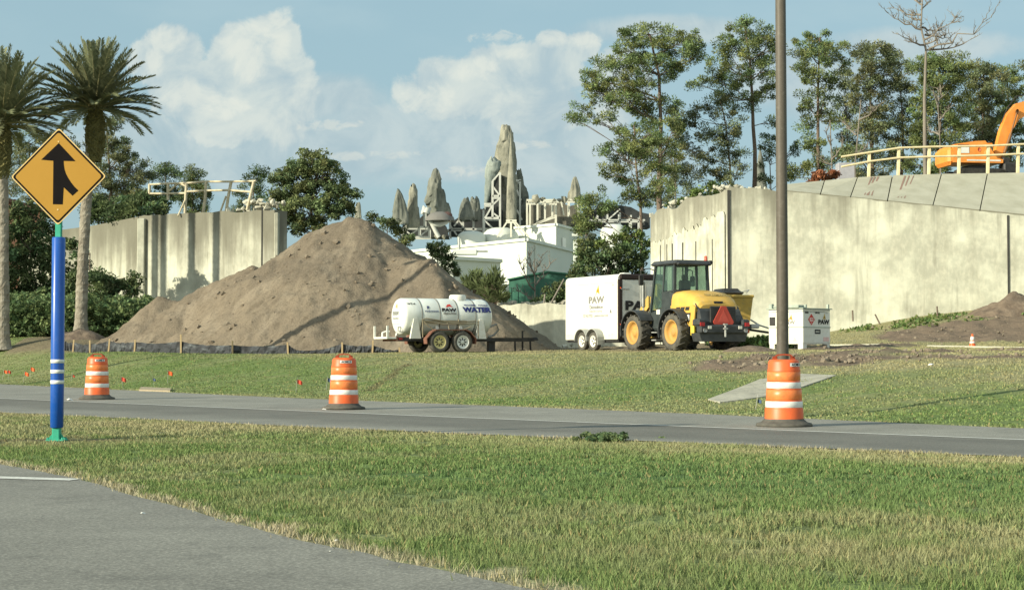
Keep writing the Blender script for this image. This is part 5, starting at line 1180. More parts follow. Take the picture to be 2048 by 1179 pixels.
tree('pine_tree','dull grey-green pine left of the bare snag',98,[(1746,420),(1744,300),(1740,190),(1748,95)],
     [(1720,100,20,14),(1760,92,24,14),(1740,120,36,20),(1785,118,26,18),(1725,160,32,24),(1770,150,28,22),(1740,205,34,26),(1708,200,16,18),(1760,245,30,26),(1725,260,30,24),(1715,310,24,24),(1760,300,34,26),(1735,345,36,18),(1700,350,20,14)], r0=.2, group=PG, m=PINED, dens=1.1)
tree('pine_tree','brownish sparse pine close against the left side of the snag',103,[(1800,420),(1806,300),(1800,170)],
     [(1800,130,30,18),(1820,165,26,20),(1785,180,24,18),(1812,215,30,22),(1790,250,28,24),(1815,280,30,24),(1795,320,32,22)], r0=.17, group=PG, m=PINED, dens=.9)
tree('pine_tree','green bushy pine around the foot of the bare snag',95,[(1878,420),(1880,300),(1885,160)],
     [(1868,118,30,14),(1905,125,34,18),(1850,135,24,18),(1885,155,44,24),(1925,150,24,18),(1860,190,38,26),(1910,195,38,26),(1880,235,44,26),(1835,240,24,26),(1920,245,30,26),(1860,285,44,24),(1905,295,36,22),(1840,330,30,18),(1880,340,34,16)], r0=.2, group=PG, m=PINE, dens=1.15)
tree('pine_tree','dense mid-green pine behind the orange excavator body',99,[(1962,420),(1965,300),(1968,150)],
     [(1965,135,28,16),(1990,150,24,18),(1950,165,26,20),(1975,190,38,24),(1945,215,26,22),(1985,235,34,24),(1955,260,34,24),(1990,280,30,22),(1950,305,34,20),(1985,320,30,16)], r0=.2, group=PG, m=PINED, dens=1.15)
tree('pine_tree','dark rounded pine at the right behind the excavator boom',102,[(2022,420),(2020,300),(2015,160)],
     [(2010,150,24,18),(2030,175,20,20),(2005,190,26,22),(2028,215,26,24),(2005,245,26,22),(2030,265,28,24),(2010,300,30,22),(2040,310,24,20)], r0=.2, group=PG, m=PINE, dens=1.05)
tree('pine_tree','pine cut by the right edge of the picture',97,[(2085,420),(2080,300),(2078,90)],
     [(2062,125,16,18),(2078,100,20,16),(2088,140,30,26),(2075,180,24,22),(2095,215,34,24),(2078,260,30,22),(2100,300,36,22)], r0=.2, group=PG, m=PINE)
tree('pine_tree','young olive pine low between the two tall pines',105,[(1352,440),(1350,340)],[(1345,230,20,12),(1352,255,20,16),(1335,280,22,16),(1358,300,24,16),(1340,325,24,16),(1362,345,24,16),(1345,370,28,16),(1375,395,28,16),(1330,400,26,14)], r0=.12, group=PG, m=PINED, dens=.8)
tree('pine_tree','short dark pine low behind the corner of the right wall',104,[(1545,430),(1540,330)],[(1540,270,16,14),(1530,300,18,14),(1548,320,18,16),(1532,345,20,16),(1588,300,18,14),(1582,345,20,14)], r0=.12, group=PG, m=DARKG, dens=.7)
tree('pine_tree','dull pine filling the gap right of the slender one',106,[(1695,430),(1695,260)],[(1695,140,18,14),(1700,170,22,16),(1688,200,20,16),(1700,230,22,16),(1690,265,22,16),(1704,290,20,16)], r0=.14, group=PG, m=PINED, dens=.8)
# bare snag
def snag(label, Yd, trunk, limbs, r0=.2, bark=PBARK):
    bx = XP(trunk[0][0], Yd); z0 = g1(bx, Yd); O = Vector((bx, Yd, z0)); t = thing('dead_tree', label, 'dead tree', O)
    tp = [Vector((0,0,-.1))]+[P(x, y, Yd)-O for x, y in trunk]; mb = MB(); H = tp[-1].z
    mb.tube(tp, [max(.03, r0*(1-.85*max(0,p.z)/H)) for p in tp], 9); mb.build('trunk', bark, t); mb = MB()
    def br(a, b, r, lv):
        pts = wig(a, b, 6, .12, -.06 if lv == 0 else 0); mb.tube(pts, [r*(1-.8*i/6) for i in range(7)], 5, cap=False)
        if lv < 2:
            for k_ in range(11 if lv == 0 else 6):
                q = pts[random.randint(1,6)]; d = (b-a).normalized()*random.uniform(.1,.6)+Vector((random.uniform(-.7,.7), random.uniform(-.8,.8), random.uniform(-.1,1.0)))
                br(q, q+d.normalized()*(b-a).length*random.uniform(.18,.42), r*.45, lv+1)
    for (x0, y0, x1, y1) in limbs:
        a = P(x0, y0, Yd)-O; b = P(x1, y1, Yd)-O; b.y += random.uniform(-1.5,1.5); br(a, b, .065, 0)
    mb.build('branches', bark, t); return t
snag('tall bare pale snag rising above the trees behind the railing', 90, [(1852,420),(1850,300),(1849,200),(1852,100),(1842,55),(1846,-30)],
     [(1848,90,1790,75),(1845,60,1775,28),(1842,30,1800,5),(1845,55,1890,55),(1848,80,1905,40),(1850,70,1910,68),(1855,100,1940,80),(1858,98,1968,45),(1843,20,1870,-10),(1842,40,1815,30),(1852,88,1880,75),(1845,10,1830,-25)])
snag('thin pale dead trunk standing among pines left of the railing', 90, [(1666,420),(1664,340),(1660,240)], [(1664,330,1630,310),(1664,320,1680,290),(1662,290,1650,265)], r0=.09)
snag('leafless leaning trunk above the railing left of the excavator', 92, [(1712,420),(1710,330),(1722,200)], [(1710,310,1740,290),(1714,270,1700,240),(1718,240,1745,220)], r0=.10)
snag('forked bare tree between snag and excavator', 93, [(1882,400),(1880,280),(1876,215),(1866,180)], [(1876,215,1890,150),(1878,240,1900,215),(1880,270,1860,240)], r0=.11)
snag('bare branching tree in front of the corner of the big white building', 98, [(1070,640),(1070,560),(1068,520)], [(1070,580,1040,530),(1070,570,1100,525),(1069,550,1055,505),(1069,545,1085,510),(1070,600,1100,575),(1070,600,1035,575)], r0=.09)
# left side trees
LG = 'trees behind the left-hand wall'
tree('pine_tree','tall pine behind the palm trunk and left wall',104,[(222,470),(222,380),(216,300),(212,245)],
     [(212,250,24,16),(228,275,24,16),(205,290,30,22),(245,305,30,20),(215,330,40,24),(265,330,26,20),(195,360,36,24),(245,360,40,24),(285,350,22,18),(225,395,44,22),(275,390,30,20),(190,405,30,22)], r0=.2, group=LG, m=PINED, dens=.95)
tree('pine_tree','pale pine seen between the left palm and the sign',108,[(62,470),(62,380),(58,290)],
     [(60,285,28,18),(85,270,22,14),(35,300,20,16),(60,320,32,20),(95,305,24,20),(30,345,22,20),(80,345,30,20),(120,300,24,20),(140,335,24,22),(150,290,16,14),(55,380,40,22),(100,390,40,20)], r0=.19, group=LG, m=PINED, dens=.8)
tree('pine_tree','small dark flat-topped pine left of the bent railing',112,[(332,460),(332,400),(330,345)],
     [(328,335,22,12),(345,350,18,12),(315,350,16,12),(332,372,22,12),(318,390,20,14),(350,392,16,12)], r0=.15, group=LG, m=DARKG)
tree('pine_tree','rounded olive pine behind the middle of the bent railing',110,[(385,460),(385,400),(384,350)],
     [(384,348,18,12),(398,362,18,14),(370,362,14,12),(388,382,26,16),(402,402,22,14),(372,400,18,14),(390,420,28,12)], r0=.15, group=LG, m=OAKG, dens=1.3)
tree('pine_tree','slim dark pine behind the right end of the bent railing',106,[(506,470),(506,400),(508,350)],
     [(510,345,20,10),(522,352,12,8),(498,362,16,10),(512,375,16,10),(488,385,16,10),(506,398,22,12),(522,412,16,10),(486,410,18,12),(470,425,18,8)], r0=.14, group=LG, m=DARKG)
tree('oak_tree','large rounded oak between the left wall and the mound',98,[(628,520),(628,470),(622,420),(630,370)],
     [(610,322,34,16),(640,325,36,18),(575,345,30,18),(605,352,40,22),(655,350,38,22),(560,378,28,18),(590,388,38,22),(635,385,42,24),(680,372,26,18),(665,402,36,20),(575,415,36,20),(615,422,42,20),(655,430,34,16),(695,400,18,12),(712,388,8,8),(600,450,36,18),(640,458,30,14),(560,440,20,20),(690,420,16,10),(548,400,14,16)],
     r0=.26, m=OAKG, per=100, ln=.17, wd=.10, needle=False, dens=1.05, puff=.45, group=LG)
def bush(name, label, Yd, base, blobs, m=DARKG, per=70, ln=.2, wd=.1, puff=.42, dens=1.4, group=None, zb=None, cat='shrub', needle=False, r0=.05, **k):
    return tree(name, label, Yd, [(base[0], base[1]), (base[0], min(b[1] for b in blobs)+6)], blobs, r0=r0, m=m, per=per, ln=ln, wd=wd, puff=puff, dens=dens, group=group, zb=zb, cat=cat, needle=needle, twigs=.15, **{'grow': .95, **k})
zt = lambda px: float(np.interp(px, [180,287,420], [LW[1][2], LW[2][2], LW[3][2]]))-.3
bush('cedar_shrub','dark cedar spreading over the wall top below the bent railing',89.5,(300,440),[(300,395,26,14),(272,402,30,16),(320,408,20,14),(250,412,30,18),(290,420,44,14),(238,428,30,12),(325,428,16,10)],zb=zt(300), needle=True)
bush('cedar_shrub','dark cedar on the wall top right beside the palm trunk',91.5,(215,450),[(210,405,30,16),(190,420,24,18),(225,425,30,16),(200,440,34,10),(250,440,20,6)],zb=zt(200), needle=True)
bush('dark_shrub','big dark shrub mass between the left palm and the sign post',81,(62,640),[(50,420,36,18),(25,450,40,24),(80,445,36,22),(50,480,50,26),(95,490,34,26),(20,510,40,28),(70,525,50,26),(110,540,40,26),(30,565,46,26),(80,580,50,26),(20,600,40,20),(110,590,36,22),(60,615,60,18)], dens=1.25)
bush('dark_shrub','dark arching shrub in front of the left wall right of the sign post',80,(180,640),[(140,500,24,26),(150,540,26,26),(175,560,34,26),(150,585,36,22),(210,560,36,20),(245,560,30,16),(270,572,14,12),(200,590,44,18),(240,585,36,16),(165,610,40,14)], dens=1.25)
bush('dark_shrub','dark shrub at the very left edge behind the palm',79,(-30,640),[(-30,440,40,30),(-20,500,40,34),(-35,560,40,34),(-20,610,40,24)])
# creeping ground cover under the palms
def cover(name, x0, x1, y0, y1, n, h, m, label, mask=None):
    x = RNG.uniform(x0, x1, n); y = RNG.uniform(y0, y1, n); k = np.ones(n, bool) if mask is None else mask(x, y); x, y = x[k], y[k]
    hh = h*(.55+.9*fbm(x*.9, y*.9, 2.0)); z = G(x, y)+hh*RNG.uniform(.05,1,len(x)); c = np.stack([x, y, z], -1)
    o = leaves(name, c, np.full(len(x), .16), 7, .17, .10, m, None, needle=False, vary=.35); return tag(o, label, 'ground cover', kind='stuff')
_hz_ = lambda x: np.interp(x, [-26,-14], [1,1])
cover('ground_cover', -27, -13.2, 70.4, 78, 16000, 1.7, leafmat('ivy_leaves', (.095,.145,.058), (.16,.22,.092)), 'knee-high leafy ground cover below the palms beside the mound', lambda x, y: (y > 71+.9*fbm(x*.8, y*0, 1.0)) & (x < -13.5+.0*y))
cover('weed_patch', 7.4, 10.2, 57, 61, 900, .35, SHRUB, 'green weeds growing between the hopper machine and the fuel tank')
cover('weed_patch', 15, 26, 68.5, 73.5, 500, .08, SHRUB, 'weeds along the foot of the right-hand wall', lambda x, y: (fbm(x*.8, y*.8, 3.0) > .50) & (x < 24))
_w = [(XP(1212,19.6)+random.gauss(0,1)*.13, 19.5+random.gauss(0,1)*.22, .03+random.random()*.05) for _ in range(90)]
tag(leaves('low_weed', _w, np.full(90,.045), 12, .06, .035, DARKG, None, needle=False), 'low dark broadleaf weed at the near edge of the ramp road', 'weed')
bush('weed_clump','bright green weed tuft right of the dark weed on the median',20.2,(1325,890),[(1325,880,16,6),(1312,884,8,4),(1340,886,10,4)],m=SHRUB, ln=.045, wd=.02, puff=.04, dens=1.0, r0=.006, cat='weed', depth=.7)
# centre background
bush('small_pine','small dark pine at the right shoulder of the mound',78,(884,610),[(872,490,14,7),(888,498,12,7),(874,508,18,8),(896,515,14,7),(884,522,14,8),(905,530,10,6),(912,545,10,6),(893,540,14,8),(868,500,10,5)], needle=True, puff=.25, dens=1.4, ln=.2, wd=.05, cat='tree', r0=.09)
def fanbush(label, Yd, cx, py_top, py_base, w, n, m):
    bx = XP(cx, Yd); z0 = P(cx, py_base, Yd).z; t = thing('palmetto_shrub', label, 'palmetto', (bx, Yd, z0), 0, 'spiky palmetto shrubs left of the green shed')
    V, Fc, Cc = [], [], []; mb = MB(); H = (py_base-py_top)/F*Yd; W = w/F*Yd
    for k_ in range(n):
        a = random.uniform(0, 6.28); e = random.uniform(.35, 1.45); L_ = H*random.uniform(.55, 1.0)
        tip = Vector((math.cos(a)*math.cos(e)*W*random.uniform(.6,1.1), math.sin(a)*math.cos(e)*W*.7, math.sin(e)*L_)); mb.tube([(0,0,0), tip*.5+Vector((0,0,.1)), tip], .02, 4, cap=False)
        d0 = tip.normalized(); b = random.uniform(.75, 1.35)
        for j in range(16):
            s1 = d0.cross(Vector((0,0,1))+Vector((random.uniform(-.3,.3),random.uniform(-.3,.3),0))).normalized(); ang = (j/15-.5)*3.4
            dd = (d0*math.cos(ang)+s1*math.sin(ang)+Vector((0,0,random.uniform(-.2,.2)))).normalized()*random.uniform(.35,.62); sd = dd.cross(Vector((random.random(),random.random(),1))).normalized()*.03
            i0 = len(V); V += [tip-sd, tip+dd*.6-sd*1.3, tip+dd, tip+dd*.6+sd*1.3]; Fc.append((i0,i0+1,i0+2,i0+3)); Cc += [(b,b,b)]*4
    mb.build('stems', BARK, t); npobj('fronds', [tuple(v) for v in V], Fc, m, t, col=np.array(Cc))
PALMF = leafmat('palmetto', (.085,.115,.045), (.16,.19,.085)); PG2 = None
fanbush('spiky palmetto nearest the mound behind the water tank', 76, 945, 545, 615, 34, 34, PALMF)
fanbush('spiky pale palmetto right above the lettered end of the water tank', 74, 985, 545, 620, 36, 42, PALMF)
bush('broadleaf_shrub','loose light green shrub left of the green shed',80,(1000,625),[(960,575,20,14),(985,570,22,16),(1005,590,16,14),(975,600,26,14),(1005,610,12,10)],m=SHRUB, dens=1.0, puff=.3)
bush('broadleaf_shrub','dark green shrub in front of the green shed beside the cargo trailer',78,(1112,640),[(1110,575,16,12),(1095,590,20,12),(1118,600,16,16),(1080,605,22,8)], puff=.3)
bush('scrub_tree','dense dark scrub behind the cargo trailer',88,(1190,640),[(1185,500,26,14),(1215,505,30,16),(1165,520,24,16),(1245,510,30,18),(1200,530,40,18),(1160,545,24,16),(1240,540,34,18),(1275,530,24,22),(1205,560,50,16),(1275,560,28,16),(1150,575,20,14)], dens=1.25)
bush('scrub_tree','brighter green scrub tree left of the wing wall',90,(1262,640),[(1262,465,24,14),(1285,480,16,16),(1240,480,22,14),(1262,495,32,14),(1285,510,14,14),(1230,500,16,12),(1210,485,14,10)],m=SHRUB, dens=1.1)
bush('scrub_tree','thin scrub tree before the white building beside the scrub thicket',93,(1172,640),[(1168,460,16,14),(1180,480,18,14),(1160,495,14,14),(1190,500,16,14),(1170,515,16,10)],m=OAKG, dens=.8)
bush('scrub_tree','low tree line just right of the mound crest in front of the steelwork',110,(775,560),[(745,435,14,6),(765,442,20,8),(785,450,22,10),(800,462,20,10),(815,480,20,12)],m=OAKG, dens=1.3)
bush('copper_shrub','rust-coloured dead shrub at the left foot of the tan railing',82.5,(1645,372),[(1645,352,24,7),(1662,346,14,6),(1625,358,12,5)],m=leafmat('dead_leaves', (.17,.075,.040), (.28,.125,.065)), zb=P(1645,372,82.5).z, puff=.25, dens=1.6)
bush('broadleaf_shrub','young green tree behind the wing wall top',86,(1420,430),[(1400,385,20,9),(1430,378,18,9),(1380,398,20,8),(1350,408,18,8),(1415,395,26,8)],m=SHRUB, zb=7.0, dens=1.2)
x, y = RNG.uniform(0,1,2)

# ------------------------------------------------------------ date palms
FROND = leafmat('palm_frond', (.13,.15,.075), (.235,.25,.14), .2); FRONDD = leafmat('palm_frond_underside', (.075,.085,.045), (.12,.13,.07), .2)
BOOT = mat('palm_boots', [(.3,(.075,.075,.025)),(.7,(.17,.155,.06))], scale=4, rough=.95, bump=1.0, bscale=9)
PTRUNK = mat('palm_trunk', [(.3,(.15,.13,.10)),(.7,(.34,.315,.25))], scale=3.2, rough=.95, bump=.8, bscale=10)
def palm(label, px, pb, pt, Yd, seed, lean=0.0, loc=None, H=None, nf=92, fl=3.0):
    rs = random.Random(seed)
    if loc: bx, z0 = loc[0], g1(*loc); Yd = loc[1]
    else: bx = XP(px, Yd); z0 = g1(bx, Yd); H = P(px, pt, Yd).z-z0
    t = thing('date_palm', label, 'palm tree', (bx, Yd, z0), 0, 'date palms in front of the left-hand wall')
    # ringed trunk with lozenge leaf scars
    mb = MB(); n = 22; rows = int(H*9); vs = []
    zc = H-2.55
    for i in range(rows+1):
        z = H*i/rows; x0 = lean*(z/H)**2
        r = .225+.20*math.exp(-z/.45)+.03*math.exp(-((z-2)/1.0)**2)-.0*z
        for k_ in range(n):
            a = 2*math.pi*k_/n; sc_ = (.016 if i%3 == 0 else 0)+rs.uniform(-.010,.010); vs.append((x0+(r+sc_)*math.cos(a), (r+sc_)*math.sin(a), z))
    mb.add(vs, [(i*n+k_, i*n+(k_+1)%n, (i+1)*n+(k_+1)%n, (i+1)*n+k_) for i in range(rows) for k_ in range(n)], False); mb.build('trunk', PTRUNK, t)
    mb = MB(); vs = []; rows = 26; n = 26
    for i in range(rows+1):
        f = i/rows; z = zc+f*2.6; r = .26+.20*math.sin(math.pi*min(1,f*1.15))**.8*(.5+.5*f) if f < .98 else .2
        for k_ in range(n): a = 2*math.pi*k_/n; s_ = rs.uniform(-.035,.05)+.03*math.cos(13*a+(i%2)*math.pi); vs.append((lean+(r+s_)*math.cos(a), (r+s_)*math.sin(a), z))
    mb.add(vs, [(i*n+k_, i*n+(k_+1)%n, (i+1)*n+(k_+1)%n, (i+1)*n+k_) for i in range(rows) for k_ in range(n)]); mb.add(vs[-n:], [tuple(range(n))])
    for k_ in range(70):
        a = rs.uniform(0,6.28); z = zc+rs.uniform(.2,2.5); r = .36; mb.bar((lean+r*math.cos(a),r*math.sin(a),z),(lean+(r+.16)*math.cos(a),(r+.16)*math.sin(a),z+.14),.04,.02)
    mb.build('leaf_base_crown', BOOT, t)
    V, Fc, Cc = [], [], []; mb = MB(); top = Vector((lean,0,H))
    for i in range(nf):
        a = i*2.39996+rs.uniform(-.2,.2); f = (i+.5)/nf; e0 = R(88-f*98)+rs.uniform(-.12,.12); L_ = fl*rs.uniform(.86,1.06)*(1-.16*f); droop = .18+.34*math.cos(e0)*rs.uniform(.6,1.4)
        pts = []; p = top+Vector((math.cos(a)*.18, math.sin(a)*.18, -.25*f)); m_ = 14; e = e0
        for j in range(m_+1):
            pts.append(p.copy()); e = e0-droop*(j/m_)**1.5*1.25; p = p+Vector((math.cos(a)*math.cos(e), math.sin(a)*math.cos(e), math.sin(e)))*(L_/m_)
        mb.tube(pts, [.030*(1-.85*j/m_) for j in range(m_+1)], 4, cap=False); b = rs.uniform(.75,1.3)
        sidev = Vector((-math.sin(a), math.cos(a), 0)); nl = 46
        for j in range(nl):
            u = .14+.86*j/(nl-1); q = u*m_; i0 = min(m_-1, int(q)); c = pts[i0].lerp(pts[i0+1], q-i0); tv = (pts[i0+1]-pts[i0]).normalized(); upv = sidev.cross(tv)*-1
            ll = .46*math.sin(math.pi*(.12+.80*u))**.7+.05
            for sg in (-1,1):
                d = (tv*rs.uniform(.75,1.05)+sidev*sg*rs.uniform(.65,.9)+upv*rs.uniform(.15,.5)).normalized()*ll*rs.uniform(.8,1.1); wv = tv.cross(d).normalized().cross(d).normalized()*.032
                k0 = len(V); V += [c, c+d*.4-wv, c+d-Vector((0,0,ll*.08)), c+d*.4+wv]; Fc.append((k0,k0+1,k0+2,k0+3)); bb = b*rs.uniform(.8,1.2); Cc += [(bb,bb,bb)]*4
    mb.build('frond_stems', plain('frond_stem', (.26,.24,.11), rough=.6), t)
    npobj('fronds', [tuple(v) for v in V], Fc, FROND, t, col=np.array(Cc)); return t
palm('tall date palm with a full crown behind the merge sign', 162, 667, 208, 70, 5, lean=.55)
palm('date palm cut by the left edge of the picture', 6, 675, 238, 67, 9, lean=-.15)
palm('date palm out of view at the left, throwing its shadow on the wall', 0, 0, 0, 0, 3, loc=(-29.6,76.4), H=17.2, nf=30)
palm('second date palm out of view at the left beside the wall', 0, 0, 0, 0, 4, loc=(-31.0,77.4), H=17.6, nf=30)
palm('third date palm out of view at the left beside the wall', 0, 0, 0, 0, 6, loc=(-33.0,79.0), H=17.4, nf=30)
palm('fourth and tallest date palm out of view at the left', 0, 0, 0, 0, 8, loc=(-37.9,75.4), H=19.6, nf=30)
# ------------------------------------------------------------ railings on the walls
tan = mat('railing_tan', [(.3,(.60,.50,.28)),(.7,(.76,.66,.42))], scale=5, rough=.55)
rl = thing('railing', 'tan pipe railing along the top of the slope paving at the right', 'railing', (0,0,0))
Yr = lambda px: float(np.interp(px, [1560,2060,2420], [80.6,81.6,82.1]))
posts = [(1737,303,356),(1796,294,351),(1857,292,349),(1917,291,347),(1975,290,345),(2035,287,343),(2096,285,342),(2160,284,341),(2230,283,341),(2300,282,341)]
for px, pt, pb in posts:
    a = P(px+3, pt, Yr(px)); b = P(px-1, pb+6, Yr(px)); mb = MB(); mb.box(((a.x+b.x)/2,(a.y+b.y)/2,(a.z+b.z)/2),(.15,.15,a.z-b.z), ch=.015, ry=.03); mb.build('post', tan, rl)
tops = [P(1682,314,Yr(1682))]+[P(px+3, pt+2, Yr(px)) for px, pt, pb in posts]; mids = [P(1682,334,Yr(1682))]+[P(px+1, (pt*.62+pb*.38), Yr(px)) for px, pt, pb in posts]
for ln_ in (tops, mids):
    mb = MB(); mb.tube([p-Vector((0,.10,0)) for p in ln_], .052, 8); mb.build('rail', tan, rl)
rl = thing('railing', 'bent and broken tan railing on top of the left wall', 'railing', (0,0,0))
pale = mat('railing_faded', [(.3,(.40,.35,.23)),(.7,(.60,.54,.38))], scale=5, rough=.6)
def rb(nm, pts, r): mb = MB(); mb.tube([P(x,y,Y_) for x,y,Y_ in pts], r, 7); mb.build(nm, pale, rl)
for pts in ([(412,363,86),(410,400,86),(406,424,86)],[(373,366,86.5),(371,400,86.5),(370,430,86.5)],[(462,364,85),(456,395,85),(452,424,85)],[(508,362,84),(500,395,84),(494,420,84)],[(336,368,87.5),(336,400,87.5)],[(299,368,88),(299,387,88)]): rb('post', pts, .085)
for pts in ([(371,398,86.5),(356,432,86)],[(452,392,85),(440,425,85)]): rb('brace', pts, .05)
for pts in ([(299,369,88),(336,367,87.5),(373,366,86.5),(412,363,86),(462,363,85),(512,362,84)],[(299,387,88),(336,387,87.5),(372,386,86.5)],[(373,383,86.5),(411,381,86),(458,380,85),(504,384,84)],[(336,384,87.5),(358,366,87),(372,372,86.5)]): rb('rail', pts, .06)

# ------------------------------------------------------------ excavator on the ramp (x forward = to the right)
org = mat('excavator_orange', [(.3,(.72,.24,.035)),(.7,(.84,.32,.06))], scale=2, rough=.45, coat=.15, speck=(5,(.55,.25,.08),.35))
ox = P(1945, 345, 87); t = thing('excavator', 'orange excavator behind the tan railing with its boom arching right', 'excavator', (ox.x+.05, 87, 10.17), R(7)); t.scale = (.73,.8,1.04)
Z0 = .0
for sg in (-1,1):
    mb = MB(); pr = [(-2.0,.35),(-1.85,.08),(-1.5,0),(1.5,0),(1.9,.1),(2.05,.4),(1.85,.72),(1.5,.8),(-1.5,.8),(-1.9,.7)]; mb.prism(pr, sg*1.15-.28, sg*1.15+.28, 'y'); tr = mb.build('track', rubber, t)
    mb = MB()
    for x_ in (-1.2,-.6,0,.6,1.2): mb.lathe([(.14,-.32),(.14,.32),(0,.33)], 12, 'y', (x_, sg*1.15, .25))
    mb.lathe([(.30,-.31),(.30,.31),(0,.32)], 14, 'y', (1.6,sg*1.15,.4)); mb.lathe([(.30,-.31),(.30,.31),(0,.32)], 14, 'y', (-1.6,sg*1.15,.4)); mb.build('roller_set', blackp, tr)
mb = MB(); mb.box((0,0,.75),(1.6,1.8,.5), ch=.05); mb.build('undercarriage', blackp, t)
mb = MB(); side = [(-2.15,1.10),(-2.2,1.45),(-2.12,1.95),(-1.98,2.05),(-.45,2.22),(.35,2.25),(.40,2.20),(1.25,1.35),(1.7,1.28),(1.7,1.10)]
mb.prism(side, -1.3, 1.3, 'y'); hs = mb.build('upper_body', org, t)
mb = MB(); mb.box((-2.25,0,1.45),(.5,2.5,.95), ch=.18); mb.build('counterweight', org, t)
mb = MB(); mb.box((-1.35,-1.31,1.75),(.85,.03,.34)); mb.build('decal', whitep, hs)
mb = MB(); mb.box((-1.35,-1.31,1.95),(.85,.02,.14)); mb.build('air_vent', blackp, hs)
mb = MB(); mb.lathe([(.11,-.01),(.11,.0),(0,.001)], 16, 'y', (-.15,-1.315,1.78)); mb.build('round_mark', plain('mark_red', (.55,.12,.05), rough=.5), hs)
mb = MB(); mb.box((.2,-1.31,1.22),(2.6,.03,.08)); mb.build('side_stripe', whitep, hs)
mb = MB(); mb.box((.42,-1.32,1.60),(.34,.02,.34), ry=.78); mb.build('toolbox_door', plain('door_orange', (.80,.40,.12), rough=.5), hs)
mb = MB(); mb.prism([(.5,1.2),(.5,2.15),(.65,2.30),(1.65,2.30),(1.90,1.9),(2.0,1.2)], .35, 1.30, 'y'); cb = mb.build('cab', org, t)
mb = MB(); mb.prism([(.68,1.7),(.68,2.2),(1.6,2.2),(1.80,1.9),(1.82,1.7)], .335, .349, 'y'); mb.build('cab_window', glass, cb)
boom = [(1.45,1.5),(1.75,2.1),(2.05,2.9),(2.55,3.75),(3.3,4.35),(4.3,4.55),(5.6,4.2),(6.9,3.5),(7.0,3.2),(6.7,3.1),(5.4,3.55),(4.3,3.78),(3.55,3.55),(3.0,3.0),(2.55,2.2),(2.15,1.45),(1.8,1.25)]
mb = MB(); mb.prism(boom, -.28, .22, 'y'); bm_ = mb.build('boom', org, t)
mb = MB(); mb.tube([(2.2,-.05,2.95+.4),(2.7,-.05,4.15),(3.4,-.05,4.75),(4.2,-.05,4.85),(4.6,-.05,4.6)], .035, 6); mb.build('hose', blackp, bm_)
for y_ in (-.42,.36): mb = MB(); mb.tube([(2.0,y_,1.25),(2.75,y_,2.7)], .11, 10); mb.tube([(2.7,y_,2.6),(3.25,y_,3.85)], .06, 8); mb.lathe([(.13,-.06),(.13,.06),(0,.06)], 12, 'y', (3.28,y_,3.9)); mb.build('boom_cylinder', plain('cylinder_dark', (.20,.10,.04), rough=.5), t)
mb = MB(); mb.prism([(6.3,3.9),(6.9,3.8),(7.6,2.2),(7.9,.6),(7.6,.5),(7.1,2.0),(6.5,3.2)], -.2, .16, 'y'); mb.build('stick', org, t)
mb = MB(); mb.prism([(7.9,.7),(8.2,.1),(7.9,-.6),(7.2,-.9),(6.9,-.6),(7.3,.1),(7.5,.6)], -.55, .5, 'y'); mb.build('bucket', blackp, t)
mb = MB(); mb.box((2.3,-.9,.80),(1.1,.9,.7), ch=.1); mb.box((2.0,-1.0,1.25),(.5,.5,.3), ch=.05); mb.build('front_gear', blackp, t)

# ------------------------------------------------------------ far buildings
bw = mat('building_white', [(.3,(.54,.575,.51)),(.7,(.62,.655,.58))], scale=.12, rough=.6, sc=(1,1,.3))
bw2 = mat('building_trim', (.64,.67,.60), scale=.5, rough=.6)
roofm = plain('flat_roof', (.45,.46,.42), rough=.8, scale=.4)
def block(name, label, corner, lp, rp, Yc, ptop, pbase=640, ddl=25, ddr=28, wm=bw, parts=None):
    """a box building: the near corner at px `corner`, its left face running to px lp (further), its right face to px rp"""
    c = P(corner, ptop, Yc); l = P(lp, ptop, Yc+ddl); r = P(rp, ptop, Yc+ddr); ht = c.z
    t = thing(name, label, 'building', (c.x, c.y, 0)); o = Vector((c.x, c.y, 0))
    A_ = Vector((l.x, l.y, 0))-o; B__ = Vector((r.x, r.y, 0))-o; q = [Vector((0,0,0)), B__, A_+B__, A_]
    mb = MB(); mb.add([v for v in q]+[v+Vector((0,0,ht)) for v in q], [(0,1,5,4),(1,2,6,5),(2,3,7,6),(3,0,4,7)]); mb.build('wall', wm, t)
    mb = MB(); mb.add([v*1.0+Vector((0,0,ht-.35)) for v in q], [(0,1,2,3)]); mb.build('roof', roofm, t)
    mb = MB()
    for a, b in ((q[0],q[1]),(q[1],q[2]),(q[2],q[3]),(q[3],q[0])): mb.bar(a+Vector((0,0,ht+.02)), b+Vector((0,0,ht+.02)), .45, .35)
    mb.build('parapet', bw2, t); return t, A_, B__, ht
t, A_, B__, ht = block('warehouse', 'large white flat-roofed building with its sharp corner facing the camera', 1053, 800, 1170, 190, 479)
for f in (.12,.9):
    mb = MB(); p = B__*f; n_ = Vector((B__.y,-B__.x,0)).normalized()*.12; mb.bar(p+n_+Vector((0,0,.1)), p+n_+Vector((0,0,ht-.4)), .14); mb.build('downpipe', bw2, t)
t, A_, B__, ht = block('annex_building', 'lower grey-white block in front of the big white building', 906, 860, 1001, 165, 516, ddl=22, ddr=5)
t, A_, B__, ht = block('rooftop_block', 'white upper building with a pale door behind the big one', 1112, 1030, 1190, 225, 449, ddl=6, ddr=20)
d = B__.normalized(); n_ = Vector((d.y,-d.x,0))*.1; p = B__*.18; mb = MB(); w2 = d*.95
mb.add([p+n_-w2+Vector((0,0,ht-6.5)), p+n_+w2+Vector((0,0,ht-6.5)), p+n_+w2+Vector((0,0,ht-1.6)), p+n_-w2+Vector((0,0,ht-1.6))], [(0,1,2,3)]); mb.build('door', plain('door_pale', (.85,.86,.78), rough=.5), t)
